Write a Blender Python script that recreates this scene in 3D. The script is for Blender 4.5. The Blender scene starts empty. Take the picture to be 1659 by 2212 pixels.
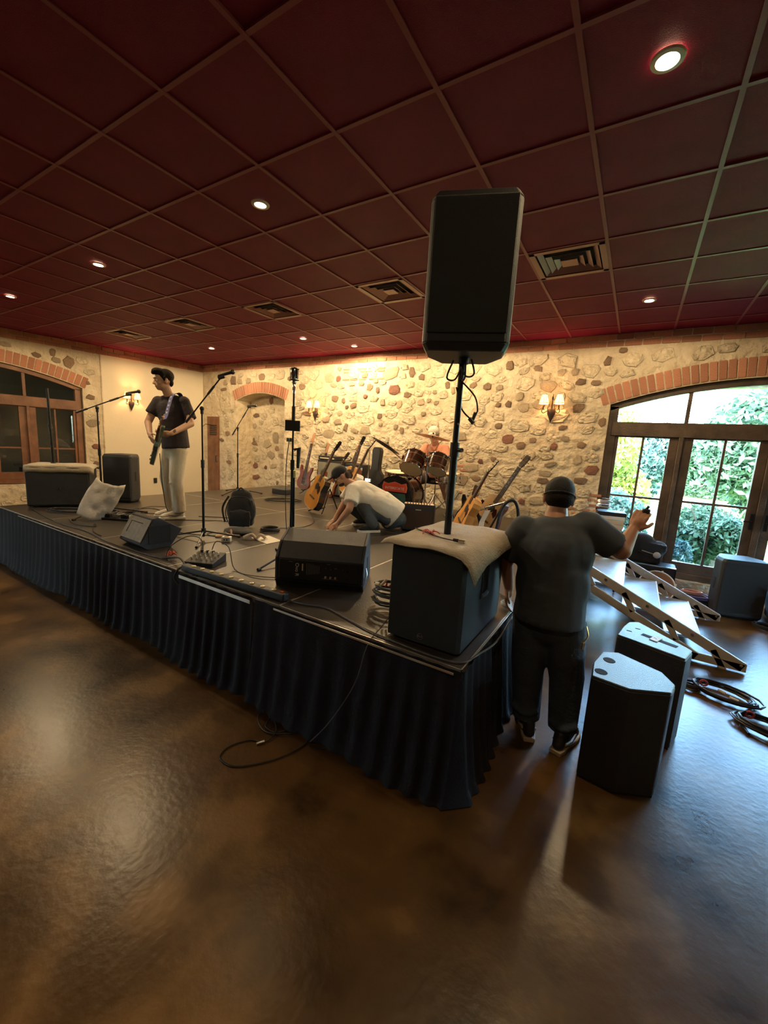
import bpy, bmesh, math, random
from math import sin, cos, pi, radians, sqrt, atan2
from mathutils import Vector, Matrix, noise
from mathutils.geometry import tessellate_polygon
import numpy as np
rnd = random.Random(7)
scn = bpy.context.scene
COL = scn.collection
V = Vector

# ---------------------------------------------------------------- camera, world, light, exposure
CAM_Z = 1.732
cam_d = bpy.data.cameras.new('camera'); cam = bpy.data.objects.new('camera', cam_d); COL.objects.link(cam)
YAW, PITCH, ROLL = -0.5442, -0.1647, 0.05996
fwd = V((sin(YAW)*cos(PITCH), cos(YAW)*cos(PITCH), sin(PITCH)))
r0 = V((cos(YAW), -sin(YAW), 0)); u0 = r0.cross(fwd)
cr = r0*cos(ROLL) + u0*sin(ROLL); cu = u0*cos(ROLL) - r0*sin(ROLL)
mw = Matrix((cr, cu, -fwd)).transposed().to_4x4(); mw.translation = V((0, 0, CAM_Z))
cam.matrix_world = mw
cam_d.sensor_fit = 'VERTICAL'; cam_d.sensor_height = 24.0; cam_d.lens = 24.0*879.2/2212.0
cam_d.clip_start = 0.05; cam_d.clip_end = 300
scn.camera = cam

w = bpy.data.worlds.new('sky'); scn.world = w; w.use_nodes = True
nt = w.node_tree; nt.nodes.clear()
wo = nt.nodes.new('ShaderNodeOutputWorld'); bg = nt.nodes.new('ShaderNodeBackground')
sk = nt.nodes.new('ShaderNodeTexSky'); sk.sky_type = 'NISHITA'; sk.sun_disc = False
sk.sun_elevation = radians(42); sk.sun_rotation = radians(200); sk.air_density = 1.3; sk.dust_density = 2.5; sk.ozone_density = 1.5
bg.inputs['Strength'].default_value = 6.5
tn = nt.nodes.new('ShaderNodeVectorMath'); tn.operation = 'MULTIPLY'; tn.inputs[1].default_value = (.70, .93, 1.0)
nt.links.new(sk.outputs[0], tn.inputs[0]); nt.links.new(tn.outputs[0], bg.inputs['Color']); nt.links.new(bg.outputs[0], wo.inputs['Surface'])

sun_d = bpy.data.lights.new('sun', 'SUN'); sun_d.energy = 15.0; sun_d.angle = radians(0.6); sun_d.color = (1, .95, .85)
sun = bpy.data.objects.new('sun', sun_d); COL.objects.link(sun)
sun.rotation_euler = V((0.18, 0.62, -0.76)).to_track_quat('-Z', 'Y').to_euler(); sun.location = (0, -20, 25)

vs = scn.view_settings; scn.display_settings.display_device = 'sRGB'
vs.view_transform = 'Standard'; vs.look = 'None'; vs.gamma = 1; vs.use_curve_mapping = False; vs.exposure = 0.75
cy = scn.cycles; cy.max_bounces = 8; cy.diffuse_bounces = 4; cy.glossy_bounces = 4; cy.transmission_bounces = 6
cy.transparent_max_bounces = 12; cy.use_denoising = True; cy.sample_clamp_indirect = 6; cy.caustics_reflective = False; cy.caustics_refractive = False
cy.use_adaptive_sampling = True; cy.adaptive_threshold = 0.02

CEIL = 3.4; WY = 6.62; SZ = 0.692; GX, GY, GC = -4.0888, 1.9710, 0.6096   # ceiling, back wall, stage top, ceiling grid

# ---------------------------------------------------------------- materials
MAT = {}
def mat(name, col=(.5, .5, .5), rough=.5, metal=0, var=0, vscale=8, bump=0, bscale=40, spec=.5, emit=None, estr=0,
        trans=0, alpha=1, sheen=0, coat=0, rand=0, col2=None, detail=4, rvar=0, bdist=.02):
    if name in MAT: return MAT[name]
    m = bpy.data.materials.new(name); m.use_nodes = True; t = m.node_tree; b = t.nodes['Principled BSDF']
    I = b.inputs
    I['Base Color'].default_value = (*col, 1); I['Roughness'].default_value = rough; I['Metallic'].default_value = metal
    I['Specular IOR Level'].default_value = spec
    if emit: I['Emission Color'].default_value = (*emit, 1); I['Emission Strength'].default_value = estr
    if trans: I['Transmission Weight'].default_value = trans
    if alpha < 1: I['Alpha'].default_value = alpha
    if sheen: I['Sheen Weight'].default_value = sheen; I['Sheen Roughness'].default_value = .4
    if coat: I['Coat Weight'].default_value = coat
    tc = t.nodes.new('ShaderNodeTexCoord')
    if var or col2 or rvar:
        n = t.nodes.new('ShaderNodeTexNoise'); n.inputs['Scale'].default_value = vscale; n.inputs['Detail'].default_value = detail
        t.links.new(tc.outputs['Object'], n.inputs['Vector'])
        r = t.nodes.new('ShaderNodeValToRGB'); r.color_ramp.elements[0].position = .32; r.color_ramp.elements[1].position = .68
        c2 = col2 or tuple(min(1, c*(1+var)) for c in col)
        c1 = col if col2 else tuple(c*(1-var) for c in col)
        r.color_ramp.elements[0].color = (*c1, 1); r.color_ramp.elements[1].color = (*c2, 1)
        t.links.new(n.outputs['Fac'], r.inputs['Fac'])
        out = r.outputs['Color']
        if rand:
            oi = t.nodes.new('ShaderNodeObjectInfo'); hs = t.nodes.new('ShaderNodeHueSaturation')
            mr = t.nodes.new('ShaderNodeMapRange'); mr.inputs['To Min'].default_value = 1-rand; mr.inputs['To Max'].default_value = 1+rand
            t.links.new(oi.outputs['Random'], mr.inputs['Value']); t.links.new(mr.outputs[0], hs.inputs['Value'])
            t.links.new(out, hs.inputs['Color']); out = hs.outputs['Color']
        t.links.new(out, I['Base Color'])
        if rvar:
            mr = t.nodes.new('ShaderNodeMapRange'); mr.inputs['To Min'].default_value = rough-rvar; mr.inputs['To Max'].default_value = rough+rvar
            t.links.new(n.outputs['Fac'], mr.inputs['Value']); t.links.new(mr.outputs[0], I['Roughness'])
    if bump:
        n2 = t.nodes.new('ShaderNodeTexNoise'); n2.inputs['Scale'].default_value = bscale; n2.inputs['Detail'].default_value = 5
        bp = t.nodes.new('ShaderNodeBump'); bp.inputs['Strength'].default_value = bump; bp.inputs['Distance'].default_value = bdist
        t.links.new(tc.outputs['Object'], n2.inputs['Vector'])
        t.links.new(n2.outputs['Fac'], bp.inputs['Height']); t.links.new(bp.outputs[0], I['Normal'])
    MAT[name] = m; return m

def floor_mat():
    m = mat('stained_concrete', (.2, .11, .05), .3); t = m.node_tree; b = t.nodes['Principled BSDF']
    tc = t.nodes.new('ShaderNodeTexCoord')
    def nz(s, d, dist=0):
        n = t.nodes.new('ShaderNodeTexNoise'); n.inputs['Scale'].default_value = s; n.inputs['Detail'].default_value = d
        n.inputs['Distortion'].default_value = dist; t.links.new(tc.outputs['Object'], n.inputs['Vector']); return n
    a, c, d = nz(.8, 6, .15), nz(3.2, 7, 0), nz(30, 3)
    mx = t.nodes.new('ShaderNodeMath'); mx.operation = 'MULTIPLY_ADD'; mx.inputs[1].default_value = .5
    t.links.new(c.outputs[0], mx.inputs[0]); h = t.nodes.new('ShaderNodeMath'); h.operation = 'MULTIPLY'; h.inputs[1].default_value = .5
    t.links.new(a.outputs[0], h.inputs[0]); t.links.new(h.outputs[0], mx.inputs[2])
    r = t.nodes.new('ShaderNodeValToRGB'); e = r.color_ramp.elements
    r.color_ramp.interpolation = 'EASE'; e[0].position = .38; e[0].color = (.034, .0155, .0032, 1); e[1].position = .62; e[1].color = (.2, .105, .03, 1)
    k = r.color_ramp.elements.new(.5); k.color = (.09, .044, .0105, 1)
    t.links.new(mx.outputs[0], r.inputs[0]); t.links.new(r.outputs[0], b.inputs['Base Color'])
    mr = t.nodes.new('ShaderNodeMapRange'); mr.inputs['From Min'].default_value = .3; mr.inputs['From Max'].default_value = .7
    mr.inputs['To Min'].default_value = .27; mr.inputs['To Max'].default_value = .34
    t.links.new(c.outputs[0], mr.inputs[0]); t.links.new(mr.outputs[0], b.inputs['Roughness'])
    bp = t.nodes.new('ShaderNodeBump'); bp.inputs['Strength'].default_value = .12; bp.inputs['Distance'].default_value = .01
    t.links.new(d.outputs[0], bp.inputs['Height']); t.links.new(bp.outputs[0], b.inputs['Normal'])
    return m
def glass_mat(name='window_glass', fac=.09, rough=0.0, tint=(1, 1, 1)):
    m = bpy.data.materials.new(name); m.use_nodes = True; t = m.node_tree; t.nodes.clear()
    o = t.nodes.new('ShaderNodeOutputMaterial'); mx = t.nodes.new('ShaderNodeMixShader')
    tr = t.nodes.new('ShaderNodeBsdfTransparent'); tr.inputs[0].default_value = (*tint, 1)
    gl = t.nodes.new('ShaderNodeBsdfGlossy'); gl.inputs['Roughness'].default_value = rough
    lw = t.nodes.new('ShaderNodeFresnel'); lw.inputs[0].default_value = 1.5
    t.links.new(lw.outputs[0], mx.inputs[0]); t.links.new(tr.outputs[0], mx.inputs[1]); t.links.new(gl.outputs[0], mx.inputs[2])
    t.links.new(mx.outputs[0], o.inputs[0]); MAT[name] = m; return m
def leaf_mat(name, c1, c2):
    m = bpy.data.materials.new(name); m.use_nodes = True; t = m.node_tree; b = t.nodes['Principled BSDF']
    g = t.nodes.new('ShaderNodeTexCoord'); n = t.nodes.new('ShaderNodeTexNoise'); n.inputs['Scale'].default_value = 2.2; n.inputs['Detail'].default_value = 6
    t.links.new(g.outputs['Object'], n.inputs['Vector'])
    r = t.nodes.new('ShaderNodeValToRGB'); r.color_ramp.elements[0].position = .35; r.color_ramp.elements[1].position = .65
    r.color_ramp.elements[0].color = (*c1, 1); r.color_ramp.elements[1].color = (*c2, 1)
    t.links.new(n.outputs[0], r.inputs[0]); t.links.new(r.outputs[0], b.inputs['Base Color'])
    b.inputs['Roughness'].default_value = .45
    tl = t.nodes.new('ShaderNodeBsdfTranslucent'); mx = t.nodes.new('ShaderNodeMixShader'); mx.inputs[0].default_value = .35
    t.links.new(r.outputs[0], tl.inputs[0]); t.links.new(b.outputs[0], mx.inputs[1]); t.links.new(tl.outputs[0], mx.inputs[2])
    t.links.new(mx.outputs[0], t.nodes['Material Output'].inputs[0]); MAT[name] = m; return m

FLOOR = floor_mat(); GLASS = glass_mat()
CEILT = mat('red_ceiling_paint', (.2, .011, .042), .6, spec=.12, var=.12, vscale=3, bump=.25, bscale=260)
CBAR = mat('ceiling_grid_paint', (.27, .05, .065), .42, spec=.3)
MORTAR = mat('pale_mortar', (.54, .44, .3), .92, col2=(.7, .6, .44), vscale=3.5, bump=1, bscale=9, detail=8, bdist=.06)
S_C = mat('cream_stone', (.54, .44, .3), .9, col2=(.74, .64, .47), vscale=5, bump=.9, bscale=2.2, rand=.13, bdist=.11)
S_B = mat('brown_stone', (.19, .12, .075), .85, col2=(.33, .225, .145), vscale=9, bump=.6, bscale=25, rand=.25)
S_G = mat('tan_grey_stone', (.33, .255, .17), .85, col2=(.47, .38, .26), vscale=9, bump=.6, bscale=25, rand=.2)
S_R = mat('red_brown_stone', (.2, .085, .06), .85, col2=(.31, .15, .105), vscale=9, bump=.6, bscale=25, rand=.2)
BRICK = mat('red_brick', (.42, .17, .1), .85, col2=(.58, .28, .175), vscale=14, bump=.5, bscale=60, rand=.2)
PLAST = mat('cream_plaster', (.74, .66, .5), .75, var=.03, vscale=2, bump=.15, bscale=30)
WOODD = mat('dark_stained_wood', (.06, .04, .028), .5, col2=(.13, .088, .062), vscale=6, bump=.3, bscale=50)
WOODR = mat('reddish_stained_wood', (.13, .05, .02), .45, col2=(.23, .1, .045), vscale=5, bump=.2, bscale=50)
BLK = mat('black_plastic', (.012, .012, .014), .5, bump=.15, bscale=150)
BLKM = mat('black_metal', (.02, .02, .022), .38, metal=.6)
TOLEX = mat('black_textured_cabinet', (.028, .029, .034), .5, bump=.4, bscale=300, rvar=.05, spec=.35)
GRILLE = mat('black_speaker_mesh', (.032, .033, .034), .65, bump=.6, bscale=420, spec=.22)
BLKF = mat('black_fabric', (.017, .017, .019), .85, bump=.4, bscale=120, sheen=.25)
CHROME = mat('chrome', (.8, .8, .82), .12, metal=1)
STEEL = mat('brushed_steel', (.55, .55, .55), .32, metal=1)
RUB = mat('black_rubber', (.015, .015, .016), .55)
WHITE = mat('white_paint', (.78, .77, .73), .5)
CREAMC = mat('cream_cloth', (.38, .33, .25), .9, var=.08, vscale=10, bump=.4, bscale=60)
DECKM = mat('worn_black_stage_deck', (.03, .025, .02), .36, col2=(.062, .05, .038), vscale=2.2, detail=10, rvar=.06, bump=.1, bscale=90)
ALU = mat('aluminium_trim', (.6, .56, .5), .4, metal=.7)
SKIRT = mat('black_velvet_skirt', (.014, .0135, .019), .75, bump=.2, bscale=90, spec=.18)
GOLD = mat('gold_plate', (.8, .55, .2), .3, metal=1)
RED = mat('red_plastic', (.5, .03, .02), .5)

# ---------------------------------------------------------------- mesh helpers
def link(name, me, parent=None, m=None):
    o = bpy.data.objects.new(name, me); COL.objects.link(o)
    if parent is not None: o.parent = parent
    if m is not None:
        for k in (m if isinstance(m, (list, tuple)) else [m]): me.materials.append(k)
    return o
def tag(o, label=None, cat=None, group=None, kind=None):
    if label: o['label'] = label
    if cat: o['category'] = cat
    if group: o['group'] = group
    if kind: o['kind'] = kind
    return o
def thing(name, label, cat, loc=(0, 0, 0), rz=0, group=None, kind=None):
    o = bpy.data.objects.new(name, None); o.empty_display_size = .1; COL.objects.link(o)
    o.location = loc; o.rotation_euler = (0, 0, rz)
    return tag(o, label, cat, group, kind)
def copy_tree(o, parent=None):
    c = o.copy(); COL.objects.link(c)
    if parent is not None: c.parent = parent
    for ch in list(o.children): copy_tree(ch, c)
    return c
def frame(p, z, x=None):
    z = V(z).normalized(); x = V(x) if x is not None else (V((1, 0, 0)) if abs(z.x) < .9 else V((0, 1, 0)))
    y = z.cross(x).normalized(); x = y.cross(z).normalized()
    m = Matrix((x, y, z)).transposed().to_4x4(); m.translation = V(p); return m
def smooth_path(pts, n=6):
    P = [V(p) for p in pts]
    if len(P) < 3: return P
    out = []
    for i in range(len(P)-1):
        a, b, c, d = P[max(i-1, 0)], P[i], P[i+1], P[min(i+2, len(P)-1)]
        for k in range(n):
            t = k/n
            out.append(.5*((2*b)+(c-a)*t+(2*a-5*b+4*c-d)*t*t+(3*b-a-3*c+d)*t**3))
    out.append(P[-1]); return out
class MB:
    def __init__(s): s.v = []; s.f = []; s.mi = []; s.M = Matrix(); s.cur = 0
    def add(s, vs, fs):
        o = len(s.v); s.v += [tuple(s.M @ V(p)) for p in vs]; s.f += [tuple(i+o for i in f) for f in fs]; s.mi += [s.cur]*len(fs); return s
    def box(s, c, d, M=None, taper=None):
        x, y, z = d[0]/2, d[1]/2, d[2]/2; M = M or Matrix(); tx, ty = taper or (1, 1)
        vs = [(-x, -y, -z), (x, -y, -z), (x, y, -z), (-x, y, -z), (-x*tx, -y*ty, z), (x*tx, -y*ty, z), (x*tx, y*ty, z), (-x*tx, y*ty, z)]
        vs = [V(c) + (M.to_3x3() @ V(p)) for p in vs]
        return s.add(vs, [(3, 2, 1, 0), (4, 5, 6, 7), (0, 1, 5, 4), (1, 2, 6, 5), (2, 3, 7, 6), (3, 0, 4, 7)])
    def rbox(s, c, d, r=.01, M=None):           # box with chamfered vertical & horizontal edges
        x, y, z = d[0]/2, d[1]/2, d[2]/2; M3 = (M or Matrix()).to_3x3(); r = min(r, x*.9, y*.9, z*.9)
        def ring(q, zz): a, b = x-q, y-q; k = r*.7; return [(-a+k, -b, zz), (a-k, -b, zz), (a, -b+k, zz), (a, b-k, zz), (a-k, b, zz), (-a+k, b, zz), (-a, b-k, zz), (-a, -b+k, zz)]
        R = [ring(r*.8, -z), ring(r*.15, -z+r*.3), ring(0, -z+r), ring(0, z-r), ring(r*.15, z-r*.3), ring(r*.8, z)]
        vs = [V(c) + M3 @ V(p) for q in R for p in q]
        fs = [tuple(range(7, -1, -1)), tuple(range(40, 48))]
        for k in range(5):
            for i in range(8): j = (i+1) % 8; fs.append((k*8+i, k*8+j, k*8+8+j, k*8+8+i))
        return s.add(vs, fs)
    def tube(s, pts, r, n=6, cap=True):
        P = [V(p) for p in pts]; R = r if isinstance(r, (list, tuple)) else [r]*len(P)
        vs = []; fs = []; d0 = (P[1]-P[0]).normalized(); x = d0.orthogonal().normalized()
        for i, p in enumerate(P):
            d = ((P[min(i+1, len(P)-1)]-P[max(i-1, 0)])); d = d.normalized() if d.length > 1e-9 else d0
            x = (x - d*x.dot(d)); x = x.normalized() if x.length > 1e-6 else d.orthogonal().normalized(); y = d.cross(x)
            for k in range(n): a = 2*pi*k/n; vs.append(p + (x*cos(a)+y*sin(a))*R[i])
        for i in range(len(P)-1):
            for k in range(n): j = (k+1) % n; fs.append((i*n+k, i*n+j, i*n+n+j, i*n+n+k))
        if cap: fs += [tuple(range(n-1, -1, -1)), tuple(range((len(P)-1)*n, len(P)*n))]
        return s.add(vs, fs)
    def cyl(s, a, b, r, r2=None, n=16): return s.tube([a, b], [r, r if r2 is None else r2], n)
    def lathe(s, prof, M=None, n=24, cap=True):       # prof = [(r, z)]
        M = M or Matrix(); vs = []; fs = []
        for r, z in prof:
            for k in range(n): a = 2*pi*k/n; vs.append(M @ V((r*cos(a), r*sin(a), z)))
        for i in range(len(prof)-1):
            for k in range(n): j = (k+1) % n; fs.append((i*n+k, i*n+j, i*n+n+j, i*n+n+k))
        if cap: fs += [tuple(range(n-1, -1, -1)), tuple(range((len(prof)-1)*n, len(prof)*n))]
        return s.add(vs, fs)
    def prism(s, poly, z0, z1, M=None, inset=0):     # poly ccw in xy, extruded z0..z1
        M = M or Matrix(); n = len(poly)
        t = tessellate_polygon([[V((p[0], p[1], 0)) for p in poly]])
        vs = [M @ V((p[0], p[1], z0)) for p in poly] + [M @ V((p[0], p[1], z1)) for p in poly]
        fs = [tuple(reversed(q)) for q in t] + [tuple(i+n for i in q) for q in t]
        fs += [(i, (i+1) % n, (i+1) % n+n, i+n) for i in range(n)]
        return s.add(vs, fs)
    def ball(s, c, r, M=None, u=12, v=8):
        r = r if isinstance(r, (list, tuple)) else (r, r, r); M3 = (M or Matrix()).to_3x3(); vs = []; fs = []
        for i in range(v+1):
            a = pi*i/v
            for k in range(u): b = 2*pi*k/u; vs.append(V(c) + M3 @ V((r[0]*sin(a)*cos(b), r[1]*sin(a)*sin(b), r[2]*cos(a))))
        for i in range(v):
            for k in range(u): j = (k+1) % u; fs.append((i*u+k, i*u+u+k, i*u+u+j, i*u+j))
        return s.add(vs, fs)
    def torus(s, c, R, r, M=None, n=24, m=6):
        M3 = (M or Matrix()).to_3x3(); return s.tube([V(c)+M3 @ V((R*cos(2*pi*k/n), R*sin(2*pi*k/n), 0)) for k in range(n+1)], r, m, cap=False)
    def sheet(s, grid):
        h, w_ = len(grid), len(grid[0]); vs = [p for row in grid for p in row]
        return s.add(vs, [(i*w_+j, i*w_+j+1, i*w_+w_+j+1, i*w_+w_+j) for i in range(h-1) for j in range(w_-1)])
    def mesh(s, name):
        me = bpy.data.meshes.new(name); me.from_pydata(s.v, [], s.f); me.validate(); return me
    def build(s, name, m=None, parent=None, smooth=False, world=False, bevel=0, seg=1, solid=0, recalc=True):
        if world and parent is not None and not isinstance(parent, str):
            q = parent; off = V((0, 0, 0)); Mi = None
            chain = []
            while q is not None: chain.append(q); q = q.parent
            Mt = Matrix()
            for q in reversed(chain): Mt = Mt @ q.matrix_basis
            Mi = Mt.inverted(); s.v = [tuple(Mi @ V(p)) for p in s.v]
        me = s.mesh(name)
        o = link(name, me, parent, m)
        if len(me.materials) > 1 and len(me.polygons) == len(s.mi):
            for p, k in zip(me.polygons, s.mi): p.material_index = k
        bm = bmesh.new(); bm.from_mesh(me)
        if recalc: bmesh.ops.remove_doubles(bm, verts=bm.verts, dist=1e-6); bmesh.ops.recalc_face_normals(bm, faces=bm.faces)
        if bevel:
            ed = [e for e in bm.edges if len(e.link_faces) == 2 and e.calc_face_angle(0) > .5]
            bmesh.ops.bevel(bm, geom=ed, offset=bevel, segments=seg, affect='EDGES', clamp_overlap=True)
        bm.to_mesh(me); bm.free()
        if smooth:
            me.shade_smooth()
            try: me.set_sharp_from_angle(angle=radians(38))
            except Exception: pass
        if solid:
            md = o.modifiers.new('s', 'SOLIDIFY'); md.thickness = solid; md.offset = 0
        return o
def single(mb, name, label, cat, m, group=None, kind=None, **k):
    """one-mesh thing: origin is moved to the base centre of its own bounds"""
    P = mb.v; c = V(((min(p[0] for p in P)+max(p[0] for p in P))/2, (min(p[1] for p in P)+max(p[1] for p in P))/2, min(p[2] for p in P)))
    mb.v = [tuple(V(p)-c) for p in P]; o = mb.build(name, m, None, **k); o.location = c
    return tag(o, label, cat, group, kind)
def cable(name, label, pts, r=.0045, m=None, group=None, cat='cable', n=5, sub=5):
    b = MB(); b.tube(smooth_path(pts, sub), r, n); return single(b, name, label, cat, m or RUB, group, smooth=True)
def coil_pts(c, R, turns, h=.05, seed=1, sq=.8, rot=0, npt=12):
    q = random.Random(seed); P = []; K = [(q.uniform(.84, 1.08), q.uniform(-.1, .1)*R, q.uniform(-.1, .1)*R, q.random()) for _ in range(turns+2)]
    for k in range(turns*npt+1):
        i, f = divmod(k/npt, 1); i = int(i); f = f*f*(3-2*f); A, B = K[i], K[i+1]; m = [A[n]*(1-f)+B[n]*f for n in range(4)]
        a = 2*pi*k/npt+seed; x, y = m[0]*R*cos(a)+m[1], m[0]*R*sq*sin(a)+m[2]
        P.append(V((c[0]+x*cos(rot)-y*sin(rot), c[1]+x*sin(rot)+y*cos(rot), c[2]+.008+h*(.25*m[3]+.75*(k/(turns*npt))))))
    return P
def tobj(txt, size, m, parent, name='lettering', M=None, depth=.0006):
    cu = bpy.data.curves.new('t', 'FONT'); cu.body = txt; cu.size = size; cu.extrude = depth; cu.align_x = 'CENTER'; cu.align_y = 'CENTER'
    o = bpy.data.objects.new('t', cu); COL.objects.link(o); dg = bpy.context.evaluated_depsgraph_get()
    me = bpy.data.meshes.new_from_object(o.evaluated_get(dg)); bpy.data.objects.remove(o)
    p = link(name, me, parent, m); p.matrix_basis = M or Matrix(); return p

# ================================================================ ROOM SHELL
XL, XR, YF = -10.75, 5.0, -6.2
b = MB(); b.box((-2.9, .2, -.1), (16.2, 13.2, .2)); b.box((-7.5, 6.95, -.1), (1.9, .4, .2)); tag(b.build('floor', FLOOR), kind='structure')

# ---- ceiling: tiles in a metal grid
ceil = thing('ceiling', None, None, (0, 0, CEIL), kind='structure'); ceil['kind'] = 'structure'
b = MB(); b.box((-2.9, .2, .12), (16.2, 13.2, .1)); b.build('ceiling_slab', CEILT, ceil)
VENTS = {(-7, 3), (-4, 3), (-1, 3), (2, 3), (5, 3)}
def to_px(p):
    q = mw.inverted() @ V(p); return (829.5+879.2*q.x/-q.z, 1106-879.2*q.y/-q.z) if q.z < -.05 else (-1e4, -1e4)
tb = MB(); tb.box((0, 0, .013), (GC-.012, GC-.012, .02)); tile_me = None; rest = MB()
for i in range(-11, 15):
    for j in range(-14, 8):
        if (i, j) in VENTS: continue
        cx, cyy = GX+(i+.5)*GC, GY+(j+.5)*GC
        if cx > XR+.3 or cx < XL or cyy > WY-.05: continue
        px, py = to_px((cx, cyy, CEIL))
        if -60 < px < 1720 and -60 < py < 2212:
            if tile_me is None: o = tb.build('ceiling_tile', CEILT, ceil, bevel=.003); tile_me = o.data
            else: o = link('ceiling_tile', tile_me, ceil)
            o.location = (cx, cyy, rnd.uniform(-.001, .001))
        else: rest.box((cx, cyy, .018), (GC-.012, GC-.012, .02))
tag(rest.build('ceiling_tiles_behind_camera', CEILT, ceil), kind='stuff')
for i in range(-11, 16):
    x = GX+i*GC
    if XL < x < XR: bb = MB(); bb.box((x, .2, .002), (.024, 12.9, .012)); bb.build('grid_bar', CBAR, ceil)
for j in range(-14, 8):
    y = GY+j*GC
    if YF < y < WY: bb = MB(); bb.box((-2.9, y, .0025), (15.9, .024, .011)); bb.build('grid_bar', CBAR, ceil)
VENTM = mat('vent_brown_metal', (.3, .13, .1), .42, metal=.2)
VENTD = mat('shadow_and_mark_black', (.012, .009, .009), .9)  # flat black: shade painted into openings and slots, also irises, lines and ink
VL = ['square ceiling air vent farthest left, near the stone pier wall', 'square ceiling air vent second from the left, dull and flat', 'square ceiling air vent above the middle of the stage, third from the left',
      'square ceiling air vent just left of the speaker on the pole', 'large square ceiling air vent right of the speaker on the pole']
for k, (i, j) in enumerate(sorted(VENTS)):
    t = thing('ceiling_vent', VL[k], 'vent', (GX+(i+.5)*GC, GY+(j+.5)*GC, CEIL-.002), group='ceiling air vents')
    bb = MB(); h = GC/2
    for s in (-1, 1): bb.box((s*(h-.035), 0, 0), (.045, GC-.03, .012)); bb.box((0, s*(h-.035), 0), (GC-.03, .045, .012))
    bb.build('frame', VENTM, t)
    q = MB(); q.box((0, 0, .06), (GC-.05, GC-.05, .01)); q.build('backing', VENTD, t)
    for n_, (a, z) in enumerate(((.235, .002), (.175, -.002), (.115, -.005))):
        v = MB(); o_, i_ = a, a-.04
        vs = [(s1*o_, s2*o_, z) for s1, s2 in ((-1, -1), (1, -1), (1, 1), (-1, 1))]+[(s1*i_, s2*i_, z+.022) for s1, s2 in ((-1, -1), (1, -1), (1, 1), (-1, 1))]
        v.add(vs, [(a_, (a_+1) % 4, (a_+1) % 4+4, a_+4) for a_ in range(4)]); v.build('louvre', VENTM, t, solid=.003)
    v = MB(); v.box((0, 0, -.004), (.13, .13, .006)); v.build('centre_plate', VENTM, t)

# ---- masonry walls, built in wall-local axes: x along the wall to the right (seen from inside), y outward, z up
def wall_frame(name, loc, rz): return thing(name, None, None, loc, rz, kind='structure')
def arch_z(u, c, z0, R): return z0-(u-c)**2/(2*R)
def arch_poly(u0, u1, zb, c, z0, R, n=24): return [(u0, zb), (u1, zb)]+[(u1+(u0-u1)*k/n, arch_z(u1+(u0-u1)*k/n, c, z0, R)) for k in range(n+1)]
def wall_face(name, parent, outer, holes, m, y=0):
    polys = [[V((p[0], p[1], 0)) for p in q] for q in [outer]+holes]; tris = tessellate_polygon(polys)
    flat = [p for q in polys for p in q]; me = bpy.data.meshes.new(name)
    me.from_pydata([(p.x, y, p.y) for p in flat], [], [tuple(t) for t in tris]); me.validate(); return link(name, me, parent, m)
def reveal(name, parent, poly, y0, y1, m, skip=0):
    b = MB(); n = len(poly)
    for i in range(skip, n):
        a, c = poly[i], poly[(i+1) % n]; b.add([(a[0], y0, a[1]), (c[0], y0, c[1]), (c[0], y1, c[1]), (a[0], y1, a[1])], [(0, 1, 2, 3)])
    return b.build(name, m, parent)
STONE_ME = []
for k in range(14):
    q = random.Random(100+k); n = q.choice((5, 6, 7, 8, 9)); a0 = q.random()
    ring = []
    for i in range(n):
        a = 2*pi*(i+q.uniform(-.28, .28))/n+a0; ca, sa = cos(a), sin(a); e = .5*(abs(ca)**3.2+abs(sa)**3.2)**(-1/3.2)*q.uniform(.85, 1.04)
        ring.append((e*ca, e*sa))
    b = MB(); vs = []
    for f_, y in ((1.0, .3), (1.0, -.35), (.93, -.8), (.6, -1.0)): vs += [(p[0]*f_+q.uniform(-.01, .01), y+(q.uniform(-.18, .12) if f_ < 1 else 0), p[1]*f_+q.uniform(-.01, .01)) for p in ring]
    fs = [(r*n+i, r*n+(i+1) % n, (r+1)*n+(i+1) % n, (r+1)*n+i) for r in range(3) for i in range(n)]+[tuple(range(3*n, 4*n))]
    b.add(vs, fs); STONE_ME.append(b.mesh('stone'))
def stone(parent, u, z, w_, h_, m, y=0, rot=0, prot=.02):
    me = rnd.choice(STONE_ME); o = bpy.data.objects.new('stone', me); COL.objects.link(o); o.parent = parent
    if not me.materials: me.materials.append(None)
    o.location = (u, y, z); o.scale = (w_*1.02, prot, h_*1.02); o.rotation_euler = (0, rot, 0)
    o.material_slots[0].link = 'OBJECT'; o.material_slots[0].material = m; return o
def fill_stones(parent, u0, u1, z0, z1, ok, taken, count, y=0, big=(.2, .36), pal=None, tries=9000):
    n = 0; q = random.Random(int((u0+50)*31+count))
    for t in range(tries):
        if n >= count: break
        k = t/tries; w_ = q.uniform(*big)*(1-.5*k); h_ = w_*q.uniform(.5, .8)
        u, z = q.uniform(u0+w_/2, u1-w_/2), q.uniform(z0+h_/2, z1-h_/2)
        if not (ok(u-w_/2, z+h_/2) and ok(u+w_/2, z+h_/2) and ok(u-w_/2, z-h_/2) and ok(u+w_/2, z-h_/2)): continue
        if any(abs(u-a) < (w_+c)*.5-.005 and abs(z-b_) < (h_+d)*.5-.005 for a, b_, c, d in taken): continue
        taken.append((u, z, w_, h_)); n += 1
        m = q.choice(pal or [S_C]*9+[S_G]); stone(parent, u, z, w_*1.05, h_*1.08, m, y, q.uniform(-.3, .3), q.uniform(.008, .022))
BRK = {}
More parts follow.
